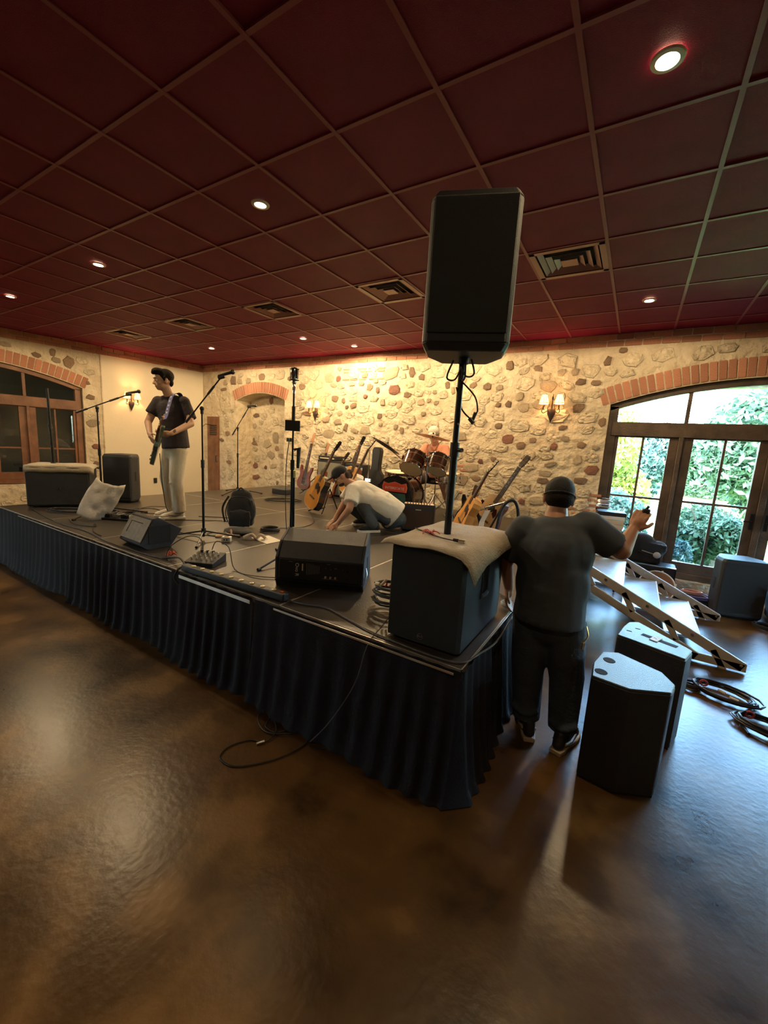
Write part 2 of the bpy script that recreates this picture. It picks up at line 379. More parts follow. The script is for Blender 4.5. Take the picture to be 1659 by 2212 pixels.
def brick(parent, u, z, w_, h_, rot=0, d=.012, m=None, name='brick', y=0):
    if 'me' not in BRK:
        b = MB(); b.box((0, 0, 0), (1, 1, 1)); o = b.build('brick', BRICK, parent, bevel=.06); BRK['me'] = o.data; bpy.data.objects.remove(o)
    o = bpy.data.objects.new(name, BRK['me']); COL.objects.link(o); o.parent = parent
    o.location = (u, -d/2+.01+y, z); o.scale = (w_, .02+d, h_); o.rotation_euler = (0, rot, 0); return o
def courses(parent, u0, u1, z0=3.232, n=2, L=.21, H=.084):
    for r in range(n):
        u = u0-(L/2 if r % 2 else 0)
        while u < u1:
            a, c = max(u, u0), min(u+L, u1)
            if c-a > .03: brick(parent, (a+c)/2, z0+H*(r+.5), c-a-.012, H-.012, rnd.uniform(-.01, .01), rnd.uniform(.008, .018))
            u += L
def arch_bricks(parent, u0, u1, c, z0, R, L, pitch=.078):
    n = int((u1-u0)/pitch)
    for k in range(n):
        u = u0+(u1-u0)*(k+.5)/n; z = arch_z(u, c, z0, R); s = (u-c)/R; a = math.atan(s)
        brick(parent, u+sin(a)*(L/2+.006), z+cos(a)*(L/2+.006), (u1-u0)/n*1.02-.014, L, a, rnd.uniform(.008, .016))

# ---- back wall
wb = wall_frame('wall_back', (0, WY, 0), 0)
wo_poly = arch_poly(-.42, 3.18, .16, 1.38, 2.79, 5.0); al_poly = arch_poly(-8.30, -6.70, 0, -7.5, 2.71, 2.0)
wall_face('masonry', wb, [(-9.62, 0), (5.0, 0), (5.0, CEIL+.05), (-9.62, CEIL+.05)], [[(p[0], max(p[1], .001)) for p in al_poly], wo_poly], MORTAR)
reveal('opening_reveal', wb, wo_poly, 0, .3, MORTAR)
reveal('alcove_reveal', wb, al_poly, 0, .43, MORTAR, 1)
wall_face('alcove_back', wb, [(-8.35, 0), (-6.65, 0), (-6.65, 2.8), (-8.35, 2.8)], [], MORTAR, .43)
b = MB(); b.box((-2.3, .5, 3.1), (15, .12, .75)); b.box((-3.55, .5, 1.4), (6.1, .12, 2.8)); b.box((-9.1, .5, 1.4), (1.5, .12, 2.8)); b.box((4.2, .5, 1.4), (1.9, .12, 2.8)); b.box((-7.5, .6, 1.4), (1.9, .1, 2.9)); b.box((1.4, .4, .03), (3.9, .5, .22)); b.build('outer_skin', MORTAR, wb)
ST_B = [(-8.4,3.01,0.25,0.24,'b'),(-8.68,2.97,0.16,0.16,'g'),(-7.43,3.06,0.23,0.17,'b'),(-7.87,2.99,0.17,0.16,'g'),(-8.76,2.81,0.26,0.05,'b'),(-8.61,1.76,0.18,0.13,'b'),(-8.83,1.6,0.19,0.07,'b'),(-8.57,1.07,0.21,0.12,'b'),(-8.66,0.55,0.22,0.12,'b'),(-6.55,3.0,0.18,0.12,'b'),(-6.2,2.82,0.2,0.14,'b'),(-6.06,2.27,0.27,0.1,'b'),(-5.22,3.14,0.1,0.07,'g'),(-5.24,2.95,0.12,0.13,'r'),(-4.61,2.99,0.16,0.1,'b'),(-4.35,2.89,0.12,0.09,'g'),(-5.36,2.83,0.18,0.09,'g'),(-4.91,2.84,0.18,0.08,'g'),(-4.68,2.85,0.15,0.09,'g'),(-4.48,2.78,0.16,0.15,'b'),(-4.3,2.72,0.09,0.13,'b'),(-4.57,2.61,0.08,0.1,'r'),(-3.94,2.72,0.27,0.2,'r'),(-3.66,2.63,0.17,0.12,'b'),(-3.6,3.01,0.13,0.21,'b'),(-3.4,2.93,0.15,0.13,'b'),(-5.31,2.57,0.18,0.14,'b'),(-5.09,2.53,0.09,0.13,'b'),(-4.84,2.44,0.17,0.11,'b'),(-5.0,2.41,0.09,0.08,'b'),(-4.18,2.5,0.14,0.15,'g'),(-3.82,2.46,0.12,0.17,'g'),(-3.38,2.5,0.17,0.12,'g'),(-5.22,2.12,0.25,0.14,'g'),(-5.52,2.16,0.22,0.14,'g'),(-5.01,2.02,0.12,0.18,'b'),(-4.79,1.96,0.2,0.12,'g'),(-4.23,2.25,0.12,0.13,'b'),(-3.73,2.0,0.09,0.15,'b'),(-3.86,2.06,0.09,0.13,'g'),(-4.2,2.1,0.11,0.06,'g'),(-5.17,2.29,0.14,0.11,'g'),(-6.29,1.91,0.12,0.15,'g'),(-3.31,2.3,0.11,0.1,'g'),(-2.9,2.78,0.1,0.14,'b'),(-2.44,2.77,0.15,0.11,'b'),(-2.21,2.74,0.15,0.14,'b'),(-1.88,3.05,0.14,0.15,'b'),(-2.01,2.72,0.13,0.11,'g'),(-2.0,2.46,0.1,0.1,'b'),(-1.84,2.47,0.13,0.11,'b'),(-1.68,2.58,0.13,0.15,'g'),(-1.6,2.42,0.19,0.17,'g'),(-1.96,2.13,0.13,0.1,'b'),(-1.79,1.93,0.2,0.16,'r'),(-1.41,1.93,0.12,0.09,'b'),(-1.58,1.84,0.15,0.12,'b'),(-1.0,2.13,0.14,0.09,'b'),(-0.95,1.97,0.13,0.1,'g'),(-1.09,1.85,0.1,0.12,'r'),(-0.72,1.89,0.13,0.11,'b'),(-0.53,1.86,0.11,0.07,'g'),(-0.54,1.54,0.22,0.15,'r'),(-0.75,1.67,0.13,0.18,'g'),(-0.67,1.37,0.2,0.11,'b'),(-1.19,1.32,0.2,0.11,'b'),(-1.11,1.58,0.19,0.05,'g'),(-1.45,2.99,0.18,0.09,'b'),(-1.11,2.92,0.13,0.12,'g'),(-0.93,2.92,0.11,0.12,'g'),(-0.53,3.05,0.12,0.14,'b'),(-0.84,2.78,0.15,0.12,'b'),(-0.64,2.76,0.15,0.07,'b'),(-0.82,2.42,0.18,0.15,'b'),(-0.49,2.22,0.11,0.15,'b'),(-0.36,3.18,0.12,0.05,'b'),(-0.39,2.88,0.13,0.11,'g'),(-2.2,1.55,0.12,0.07,'r'),(-1.99,1.6,0.07,0.04,'b'),(-1.47,0.97,0.14,0.1,'r'),(-2.25,1.26,0.19,0.1,'b'),(-2.48,1.21,0.22,0.21,'g'),(-3.13,2.67,0.11,0.07,'g'),(-3.39,2.5,0.17,0.12,'g'),(-3.23,2.53,0.08,0.09,'g'),(-3.08,2.49,0.11,0.09,'g'),(-2.79,2.69,0.1,0.14,'g')]
ST_A = [(-7.57,2.59,0.16,0.19,'r'),(-8.09,2.24,0.25,0.12,'b'),(-7.41,1.73,0.23,0.3,'g'),(-8.32,1.64,0.1,0.14,'b'),(-8.14,1.56,0.3,0.09,'b'),(-7.36,1.48,0.19,0.13,'b'),(-8.11,1.01,0.2,0.17,'r'),(-7.74,1.0,0.1,0.12,'r'),(-8.08,0.73,0.31,0.14,'r'),(-7.33,0.66,0.09,0.12,'b'),(-8.14,1.99,0.15,0.14,'g')]
SM = {'b': S_B, 'g': S_G, 'r': S_R}; taken = []
for x, z, w_, h_, c in ST_B:
    w_, h_ = max(w_*.95, .09), max(h_*.95, .08)
    if z < .62 or (x > -.48 and z < 2.9 and x > -.44): continue
    if any(abs(x-a) < (w_+c_)*.36 and abs(z-b_) < (h_+d)*.36 for a, b_, c_, d in taken): continue
    taken.append((x, z, w_, h_)); stone(wb, x, z, w_, h_, SM[c], 0, rnd.uniform(-.35, .35), rnd.uniform(.012, .026))
def ok_b(u, z):
    if z > 3.2 or u < -8.88: return False
    if -8.62 < u < -6.4 and z < arch_z(u, -7.5, 2.98, 2.0) and (abs(u+7.5) < .82 or z > 2.4): return False
    if u > -.47 and z < arch_z(u, 1.38, 3.05, 5.0): return False
    return u < 3.3
pal = [S_C]*7+[S_G, S_C]
fill_stones(wb, -8.88, -8.32, .6, 3.2, ok_b, taken, 12, pal=pal, big=(.16, .26))
fill_stones(wb, -6.68, -.45, .62, 3.2, ok_b, taken, 185, pal=pal)
fill_stones(wb, -8.5, 1.6, 2.5, 3.2, ok_b, taken, 26, pal=pal)
for x, z, w_, h_, c in ST_A: stone(wb, max(min(x, -6.85), -8.15), z, w_*.9, h_*.95, SM[c], .43, rnd.uniform(-.3, .3), .02)
fill_stones(wb, -8.25, -6.75, .5, 2.45, lambda u, z: True, [(x, z, w_, h_) for x, z, w_, h_, c in ST_A], 26, y=.43, pal=[S_C]*9+[S_G])
courses(wb, -9.6, 3.4)
arch_bricks(wb, -.52, 3.28, 1.38, 2.80, 5.0, .225, .088)
arch_bricks(wb, -8.34, -6.66, -7.5, 2.715, 2.0, .235, .062)
for z in (2.86, 3.0, 3.05):                                   # odd brick rows showing through the mortar
    for k in range(5): brick(wb, -5.05+k*.2+rnd.uniform(-.02, .02), z+.07, .17, .03, 0, .01)
for (u0, z0, n, rr) in ((-.85, 1.18, 3, 5), (-2.95, .95, 3, 7)):
    for r in range(rr):
        for k in range(n):
            if rnd.random() < .8: brick(wb, u0+k*.2+(r % 2)*.08, z0-r*.075+(.5 if n == 3 and rr == 7 else 0), .16, .035, 0, .008)

# ---- left wall (runs slightly askew), plaster near the corner, stone with an arched window towards the camera
LRZ = radians(81.6)
wl = wall_frame('wall_left', (-9.55, WY, 0), LRZ)
lw_poly = arch_poly(-6.17, -2.55, .55, -4.36, 2.83, 5.0)
wall_face('masonry', wl, [(-13.0, 0), (-2.2, 0), (-2.2, CEIL+.05), (-13.0, CEIL+.05)], [lw_poly], MORTAR)
reveal('opening_reveal', wl, lw_poly, 0, .26, MORTAR)
wall_face('plaster', wl, [(-2.2, 0), (.05, 0), (.05, CEIL+.05), (-2.2, CEIL+.05)], [], PLAST, .012)
b = MB(); b.box((-2.205, .0, 1.62), (.02, .03, 3.24)); b.build('plaster_edge', MORTAR, wl)
courses(wl, -9.0, .0)
arch_bricks(wl, -6.25, -2.5, -4.36, 2.84, 5.0, .22, .1)
takl = []
for u, z, w_, h_, m in ((-2.36, 1.32, .2, .12, S_R), (-2.42, 2.34, .16, .13, S_B), (-2.45, 2.62, .1, .08, S_B), (-2.38, .95, .12, .12, S_B), (-2.75, 2.98, .2, .24, S_B), (-3.0, 3.12, .1, .16, S_B), (-3.25, 3.02, .16, .1, S_B), (-2.95, 2.98, .16, .12, S_G), (-3.7, 3.12, .2, .1, S_G), (-5.3, 3.12, .2, .1, S_B)):
    takl.append((u, z, w_, h_)); stone(wl, u, z, w_, h_, m, 0, rnd.uniform(-.3, .3))
def ok_l(u, z): return z < 3.2 and u < -2.24 and not (-6.35 < u < -2.53 and .5 < z < arch_z(u, -4.36, 3.07, 5.0))
fill_stones(wl, -9, -2.24, 0, 3.2, ok_l, takl, 90, pal=[S_C]*6+[S_G])

# ---- right and near walls, out of frame, closing the room; the right one has a tall glazed opening that lets the side light in
wr = wall_frame('wall_right', (XR, 0, 0), -pi/2)
ho = [[(-6.0, .1), (-5.0, .1), (-5.0, 2.3), (-6.0, 2.3)]]
wall_face('masonry', wr, [(-6.8, 0), (6.4, 0), (6.4, CEIL+.05), (-6.8, CEIL+.05)], ho, MORTAR)
for h in ho: reveal('opening_reveal', wr, h, 0, .25, MORTAR)
b = MB()
for u0, u1, z0, z1 in ((-6.9, -6.0, 0, 3.5), (-5.0, 6.5, 0, 3.5), (-6.0, -5.0, 2.3, 3.5)): b.box(((u0+u1)/2, .31, (z0+z1)/2), (u1-u0, .12, z1-z0))
b.build('outer_skin', MORTAR, wr)
WBR = mat('brown_wall_paint', (.12, .08, .05), .8)
wn = wall_frame('wall_near', (0, YF, 0), pi); b = MB(); b.box((2.9, .1, 1.72), (16.5, .2, 3.5)); b.build('wall_slab', WBR, wn)
# adjoining dim room behind the left window
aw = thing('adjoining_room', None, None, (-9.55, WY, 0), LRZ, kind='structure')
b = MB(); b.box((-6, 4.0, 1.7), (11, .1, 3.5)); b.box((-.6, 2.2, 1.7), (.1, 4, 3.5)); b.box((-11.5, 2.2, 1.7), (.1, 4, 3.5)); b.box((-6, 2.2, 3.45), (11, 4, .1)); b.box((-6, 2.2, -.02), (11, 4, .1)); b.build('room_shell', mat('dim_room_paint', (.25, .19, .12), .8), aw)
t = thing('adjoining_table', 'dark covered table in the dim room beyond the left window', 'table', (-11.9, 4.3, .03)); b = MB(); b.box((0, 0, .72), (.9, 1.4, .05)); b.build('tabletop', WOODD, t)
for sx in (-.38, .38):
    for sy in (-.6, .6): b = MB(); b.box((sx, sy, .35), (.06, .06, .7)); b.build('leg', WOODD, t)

# ---- arched windows
def arched_window(name, parent_loc, rz, c, m, z0, R, zb, y0, horiz=1.2):
    t = thing(name, None, None, parent_loc, rz, kind='structure')
    U = lambda d: c+d
    fr = MB(); n = 26; u0, u1 = c-1.8, c+1.8
    for k in range(n):                                       # curved head
        a, e = u0+(u1-u0)*k/n, u0+(u1-u0)*(k+1)/n; A, E = arch_z(a, c, z0, R), arch_z(e, c, z0, R); f_ = .085
        vs = [(a, y0, A-f_), (e, y0, E-f_), (e, y0, E), (a, y0, A), (a, y0+.1, A-f_), (e, y0+.1, E-f_), (e, y0+.1, E), (a, y0+.1, A)]
        fr.add(vs, [(0, 1, 2, 3), (0, 4, 5, 1), (3, 2, 6, 7), (4, 7, 6, 5)])
    zs = arch_z(u0, c, z0, R)
    for s in (-1, 1): fr.box((U(s*1.745), y0+.05, (zb+zs-.02)/2), (.11, .1, zs-.02-zb))
    fr.box((c, y0+.04, 2.14), (3.5, .12, .19)); fr.box((c, y0+.05, zb+.04), (3.5, .1, .08)); fr.box((c, y0+.05, (zb+2.05)/2), (.07, .1, 2.05-zb))
    for s in (-1, 1): fr.box((U(s*.925), y0+.03, (zb+2.05)/2), (.05, .13, 2.05-zb))
    fr.build('window_frame', m, t, bevel=.006)
    for s in (-.9, 0, .9):
        z1 = arch_z(c+s, c, z0, R)-.08; b = MB(); b.box((U(s), y0+.05, (2.23+z1)/2), (.045, .07, z1-2.23)); b.build('transom_mullion', m, t)
    gp = arch_poly(c-1.7, c+1.7, 2.235, c, z0-.085, R, 20); b = MB()
    b.prism(gp, 0, .006, Matrix(((1, 0, 0, 0), (0, 0, 1, y0+.05), (0, 1, 0, 0), (0, 0, 0, 1)))); b.build('transom_pane', GLASS, t)
    for a, e, g0, g1 in ((-1.69, -.95, -1.645, -1.05), (-.9, -.035, -.79, -.13), (.035, .9, .13, .79), (.95, 1.69, 1.05, 1.645)):
        d = MB(); zt = 2.045; g_b = zb+.22
        d.box((U((a+g0)/2), y0+.05, (zb+.08+zt)/2), (g0-a, .055, zt-zb-.08)); d.box((U((g1+e)/2), y0+.05, (zb+.08+zt)/2), (e-g1, .055, zt-zb-.08))
        d.box((U((g0+g1)/2), y0+.05, (zb+.08+g_b)/2), (g1-g0, .055, g_b-zb-.08)); d.box((U((g0+g1)/2), y0+.05, 2.04), (g1-g0, .055, .02))
        lf = d.build('door_leaf', m, t, bevel=.004)
        b = MB(); b.box((U((g0+g1)/2), y0+.05, (g_b+2.03)/2), (.028, .04, 2.03-g_b)); b.build('muntin', m, lf)
        b = MB(); b.box((U((g0+g1)/2), y0+.05, horiz), (g1-g0, .038, .028)); b.build('muntin', m, lf)
        for p0, p1 in ((g0, (g0+g1)/2), ((g0+g1)/2, g1)):
            for q0, q1 in ((g_b, horiz), (horiz, 2.03)): b = MB(); b.box((U((p0+p1)/2), y0+.05, (q0+q1)/2), (p1-p0-.02, .005, q1-q0-.02)); b.build('pane', GLASS, lf)
    for s in (-.07, .07): b = MB(); b.box((U(s), y0-.01, 1.05), (.035, .012, .2)); b.tube([(U(s), y0-.015, 1.05), (U(s), y0-.06, 1.05), (U(s*2.2), y0-.06, 1.05)], .009); b.build('door_handle', BLKM, t)
    return t
arched_window('window_1', (0, WY, 0), 0, 1.38, WOODD, 2.79, 5.0, .17, .06, 1.21)
arched_window('window_2', (-9.55, WY, 0), LRZ, -4.36, WOODR, 2.83, 5.0, .56, .06, 1.25)
for k, (u0, u1) in enumerate(((-6.0, -5.0),)):
    t = thing('window_%d' % (k+3), None, None, (XR, 0, 0), -pi/2, kind='structure'); b = MB(); c = (u0+u1)/2
    for u in (u0+.05, c, u1-.05): b.box((u, .08, 1.25), (.1, .08, 2.3))
    for z in (.15, 1.25, 2.25): b.box((c, .08, z), (u1-u0, .07, .1 if z != 1.25 else .04))
    b.build('window_frame', WOODD, t); b = MB(); b.box((c, .08, 1.25), (u1-u0, .005, 2.2)); b.build('pane', GLASS, t)

# ---- small plank door in the far left corner
t = thing('door_1', None, None, (-9.14, WY-.02, 0), kind='structure')
for k in range(3): b = MB(); b.box((-.145+k*.145, 0, 1.08), (.141, .04, 2.16)); b.build('plank', WOODR, t, bevel=.003)
b = MB()
for k in range(6): b.box((.03, -.03, 1.72+k*.045), (.26, .02, .018))
b.build('iron_grille', BLKM, t); b = MB(); b.tube([(.17, -.02, 1.05), (.17, -.06, 1.05), (.17, -.06, 1.2), (.17, -.02, 1.2)], .01); b.build('door_handle', BLKM, t)
# wall outlet on the plaster
t = thing('wall_outlet', 'small dark wall outlet low on the cream plaster wall', 'outlet', (-9.55+cos(LRZ)*-1.2, WY+sin(LRZ)*-1.2, .5), LRZ)
b = MB(); b.rbox((0, -.002, .055), (.075, .012, .12), .004); b.build('cover_plate', BLK, t)
for z in (.03, .08): b = MB(); b.box((0, -.01, z), (.03, .006, .03)); b.build('socket', RUB, t)

# ================================================================ LIGHTS OF THE ROOM
WARM = (1.0, .72, .39)
LENS = mat('lamp_lens_lit', (1, .9, .7), .4, emit=(1, .78, .48), estr=30)
LENSD = mat('lamp_lens_dim', (1, .95, .8), .4, emit=(1, .9, .62), estr=1.6)
TRIM = mat('white_lamp_trim', (.7, .6, .5), .4)
def downlight(x, y, watts, label, dim=False, vis=True):
    t = thing('recessed_light', label, 'ceiling light', (x, y, CEIL-.004), group='recessed ceiling lights')
    b = MB(); b.lathe([(.042, .0), (.044, -.007), (.062, -.005), (.066, .002)], n=24, cap=False); b.build('trim_ring', TRIM, t, smooth=True)
    b = MB(); b.lathe([(.001, -.004), (.03, -.006), (.043, -.002)], n=24, cap=False); b.build('lens', LENSD if dim else LENS, t)
    ld = bpy.data.lights.new('downlight', 'SPOT'); ld.energy = watts; ld.color = WARM; ld.spot_size = radians(179); ld.spot_blend = .12; ld.shadow_soft_size = .06
    lo = bpy.data.objects.new('lamp', ld); COL.objects.link(lo); lo.parent = t; lo.location = (0, 0, -.05)
K = .86
downlight(-.12, 2.28, 40*K, 'bright round recessed ceiling light at the top right, nearest the camera')
downlight(-2.58, 2.27, 9*K, 'dim recessed ceiling light with a half-lit lens, left of the raised speaker', dim=True)
downlight(-5.03, 2.29, 60*K, 'recessed ceiling light above the left end of the stage, upper of the left pair')
downlight(-7.47, 2.30, 75*K, 'recessed ceiling light at the far left edge of the ceiling')
downlight(-7.44, 5.35, 85*K, 'recessed ceiling light in front of the corner of plaster and stone walls')
downlight(-5.03, 5.36, 130*K, 'recessed ceiling light left of the one close to the stone wall')
downlight(-2.58, 5.36, 105*K, 'recessed ceiling light hidden behind the raised speaker')
downlight(-4.48, 6.06, 70*K, 'recessed ceiling light closest to the stone wall')
downlight(-.12, 5.35, 42*K, 'recessed ceiling light right of the raised speaker, near the stone wall')
downlight(-5.03, -.77, 30*K, 'recessed ceiling light behind the camera, on the left')
downlight(-.12, -.77, 24*K, 'recessed ceiling light behind the camera, on the right')

SHADE = mat('parchment_shade', (.9, .62, .3), .8, emit=(1, .55, .2), estr=2.2)
BULB = mat('lit_bulb', (1, .9, .7), .4, emit=(1, .72, .4), estr=14)
IRON = mat('dark_iron', (.045, .03, .028), .5, metal=.5)
def sconce(loc, rz, label, watts):
    t = thing('wall_sconce', label, 'wall lamp', loc, rz, group='wall sconces')
    b = MB(); b.lathe([(.002, 0), (.02, .05), (.055, .13), (.062, .18), (.05, .2), (.01, .21)], Matrix.Translation((0, -.03, 0)) @ Matrix.Scale(.55, 4, (0, 1, 0)), 14); b.build('back_plate', IRON, t, smooth=True)
    b = MB(); b.tube([(0, -.03, .2), (0, -.03, .42)], [.012, .004]); b.ball((0, -.03, .36), (.014, .014, .03)); b.build('finial', IRON, t, smooth=True)
    for s in (-1, 1):
        P = [(s*.02, -.05, .12), (s*.05, -.07, .2), (s*.035, -.07, .26), (s*.06, -.09, .3)]
        b = MB(); b.tube(smooth_path(P), .005, 5)
        b.tube(smooth_path([(s*.055, -.07, .17), (s*.1, -.09, .14), (s*.125, -.1, .165), (s*.11, -.1, .2), (s*.09, -.1, .185)]), .006, 5)
        b.tube([(s*.11, -.1, .19), (s*.105, -.1, .25)], [.01, .013]); ar = b.build('arm', IRON, t, smooth=True)
        sh = MB(); M_ = Matrix.Translation((s*.105, -.1, .27)); sh.lathe([(.066, 0), (.068, .012), (.038, .135), (.036, .13), (.064, .012)], M_, 18, cap=False); so = sh.build('shade', SHADE, t, smooth=True)
        rb = MB()
        for k in range(8): a = 2*pi*k/8; rb.tube([(s*.105+.069*cos(a), -.1+.069*sin(a), .275), (s*.105+.04*cos(a), -.1+.04*sin(a), .405)], .002, 4)
        rb.torus((s*.105, -.1, .405), .038, .003); rb.torus((s*.105, -.1, .285), .067, .003); rb.build('shade_ribs', IRON, so)
        bu = MB(); bu.ball((s*.105, -.1, .31), (.014, .014, .026)); bu.build('bulb', BULB, t, smooth=True)
        ld = bpy.data.lights.new('sconce_bulb', 'POINT'); ld.energy = watts; ld.color = (1, .55, .22); ld.shadow_soft_size = .02
        lo = bpy.data.objects.new('lamp', ld); COL.objects.link(lo); lo.parent = t; lo.location = (s*.105, -.1, .34)
def wl_pt(u, z): return (-9.55+cos(LRZ)*u, WY+sin(LRZ)*u, z)
sconce((-1.18, WY-.02, 2.19), 0, 'twin-shade iron wall sconce glowing orange on the stone wall near the window', 4)
sconce((-5.78, WY-.02, 2.12), 0, 'twin-shade iron wall sconce on the stone wall between alcove and drum kit', 5)
sconce(wl_pt(-1.66, 2.13), LRZ, 'twin-shade wall sconce glowing on the cream plaster wall behind the guitarist', 7)

# ================================================================ GARDEN OUTSIDE
tag((lambda b: b.build('garden_ground', mat('lawn_grass', (.1, .19, .04), .9, col2=(.2, .3, .08), vscale=3, detail=8, bump=.8, bscale=80)))(MB().box((6, 32, -.42), (80, 50, .5))), kind='structure')
def foliage(name, label, cat, c, R, n, m, leaf=.07, trunk=None, group=None, seed=0, lobes=7, holes=.0):
    g = np.random.default_rng(seed+5); t = thing(name, label, cat, c, group=group)
    L = g.normal(size=(lobes, 3)); L /= np.linalg.norm(L, axis=1)[:, None]; L = L*g.uniform(.25, .62, (lobes, 1))
    L = np.vstack([L, [[0, 0, 0]]]); rad = g.uniform(.34, .55, lobes+1)
    k = g.integers(0, lobes+1, n); d = g.normal(size=(n, 3)); d /= np.linalg.norm(d, axis=1)[:, None]
    P = L[k]+d*rad[k][:, None]*g.uniform(.72, 1.05, (n, 1)); P = P*np.array(R)*1.05; P[:, 2] += R[2]*.95; P = P[P[:, 2] > .03]; n = len(P)
    a = g.normal(size=(n, 3)); a /= np.linalg.norm(a, axis=1)[:, None]; q = g.normal(size=(n, 3)); e = np.cross(a, q); e /= np.linalg.norm(e, axis=1)[:, None]
    s = leaf*g.uniform(.6, 1.3, (n, 1)); vs = np.stack([P-a*s, P+e*s*.42, P+a*s, P-e*s*.42], 1).reshape(-1, 3)
    me = bpy.data.meshes.new('leaves'); me.vertices.add(4*n); me.vertices.foreach_set('co', vs.ravel().astype('f')); me.loops.add(4*n); me.loops.foreach_set('vertex_index', np.arange(4*n, dtype='i'))
    me.polygons.add(n); me.polygons.foreach_set('loop_start', np.arange(0, 4*n, 4, dtype='i')); me.update(calc_edges=True); o = link('leaves', me, t, m); o['kind'] = 'stuff'
    st = MB(); q = random.Random(seed)
    for k_ in range(7):
        x, y = q.uniform(-.5, .5)*R[0], q.uniform(-.5, .5)*R[1]; st.tube(smooth_path([(x*.15, y*.15, 0), (x*.4, y*.4, R[2]*.7), (x, y, R[2]*1.4)], 4), [(.09 if trunk else .035)*(1-i/9*.8) for i in range(9)], 5)
    st.build('branches', mat('bark', (.12, .09, .06), .9), t, smooth=True); return t
LG = leaf_mat('leaf_mid_green', (.02, .055, .03), (.1, .17, .1)); LY = leaf_mat('leaf_yellow_green', (.16, .2, .03), (.38, .4, .08)); LB = leaf_mat('leaf_blue_green', (.025, .06, .055), (.1, .18, .16)); LP = leaf_mat('leaf_pale_green', (.06, .11, .08), (.2, .29, .22))
foliage('leafy_shrub', 'pale green leafy shrub just outside the leftmost glazed door leaf', 'shrub', (-.35, 8.8, -.15), (1.0, .7, .72), 9000, LP, .06, seed=1)
foliage('leafy_shrub', 'dense mid-green shrub outside between the two glazed door leaves', 'shrub', (1.35, 9.3, -.15), (.95, .8, .78), 10000, LG, .06, seed=2)
foliage('leafy_shrub', 'low blue-green bush low behind the tall centre door pane', 'shrub', (.7, 8.3, -.15), (.45, .4, .34), 4000, LB, .05, seed=3)
foliage('garden_tree', 'yellow-green tree outside seen through the leftmost panes', 'tree', (-.75, 12.5, -.15), (1.35, 1.2, 1.65), 12000, LY, .085, trunk=1, seed=4)
foliage('garden_tree', 'blue-green tree outside behind the post between the door leaves', 'tree', (.2, 18, -.15), (1.5, 1.4, 2.0), 14000, LB, .11, trunk=1, seed=5)
foliage('garden_tree', 'tall green tree outside filling the right arched transom', 'tree', (3.3, 14.5, -.15), (2.0, 1.6, 2.7), 20000, LG, .12, trunk=1, seed=6, lobes=10)
foliage('leafy_shrub', 'bushy hedge outside at the right edge of the doors', 'shrub', (4.3, 11.5, -.15), (1.4, 1, .85), 10000, LP, .07, seed=7)
foliage('garden_tree', 'far pale tree outside on the left beyond the yellow-green tree', 'tree', (-3.6, 22, -.15), (2.6, 2, 1.9), 12000, LB, .14, trunk=1, seed=8)
foliage('garden_tree', 'broad dark tree farthest away in the garden', 'tree', (3.0, 29, -.15), (5.5, 2.6, 1.9), 18000, LG, .17, trunk=1, seed=9, lobes=12)

# ================================================================ STAGE
SX0, SX1, SY0, SY1 = -6.67, -.575, 1.755, 6.56
st = thing('stage', 'low black portable stage of square deck panels with a black pleated skirt', 'stage', ((SX0+SX1)/2, (SY0+SY1)/2, 0))
for i in range(5):
    for j in range(2):
        x0, x1 = SX0+(SX1-SX0)*i/5, SX0+(SX1-SX0)*(i+1)/5; y0, y1 = SY0+(SY1-SY0)*j/2, SY0+(SY1-SY0)*(j+1)/2
        b = MB(); b.box(((x0+x1)/2, (y0+y1)/2, SZ-.02+rnd.uniform(-.0015, 0)), (x1-x0-.012, y1-y0-.012, .04)); p = b.build('deck_panel', DECKM, st, world=True, bevel=.003)
        b = MB(); z = SZ-.022; t_ = .006
        for (c, d) in ((((x0+x1)/2, y0+.003, z), (x1-x0, t_, .04)), (((x0+x1)/2, y1-.003, z), (x1-x0, t_, .04)), ((x0+.003, (y0+y1)/2, z), (t_, y1-y0, .04)), ((x1-.003, (y0+y1)/2, z), (t_, y1-y0, .04))): b.box(c, d)
        b.build('panel_edge', ALU, p, world=True)
for i in range(6):
    for j in range(3):
        x, y = SX0+(SX1-SX0)*i/5, SY0+(SY1-SY0)*j/2; x = min(max(x, SX0+.06), SX1-.06); y = min(max(y, SY0+.08), SY1-.06)
        b = MB(); b.cyl((x, y, 0), (x, y, SZ-.04), .022, n=10); b.cyl((x, y, 0), (x, y, .02), .04, n=12); b.build('stage_leg', STEEL, st, world=True, smooth=True)
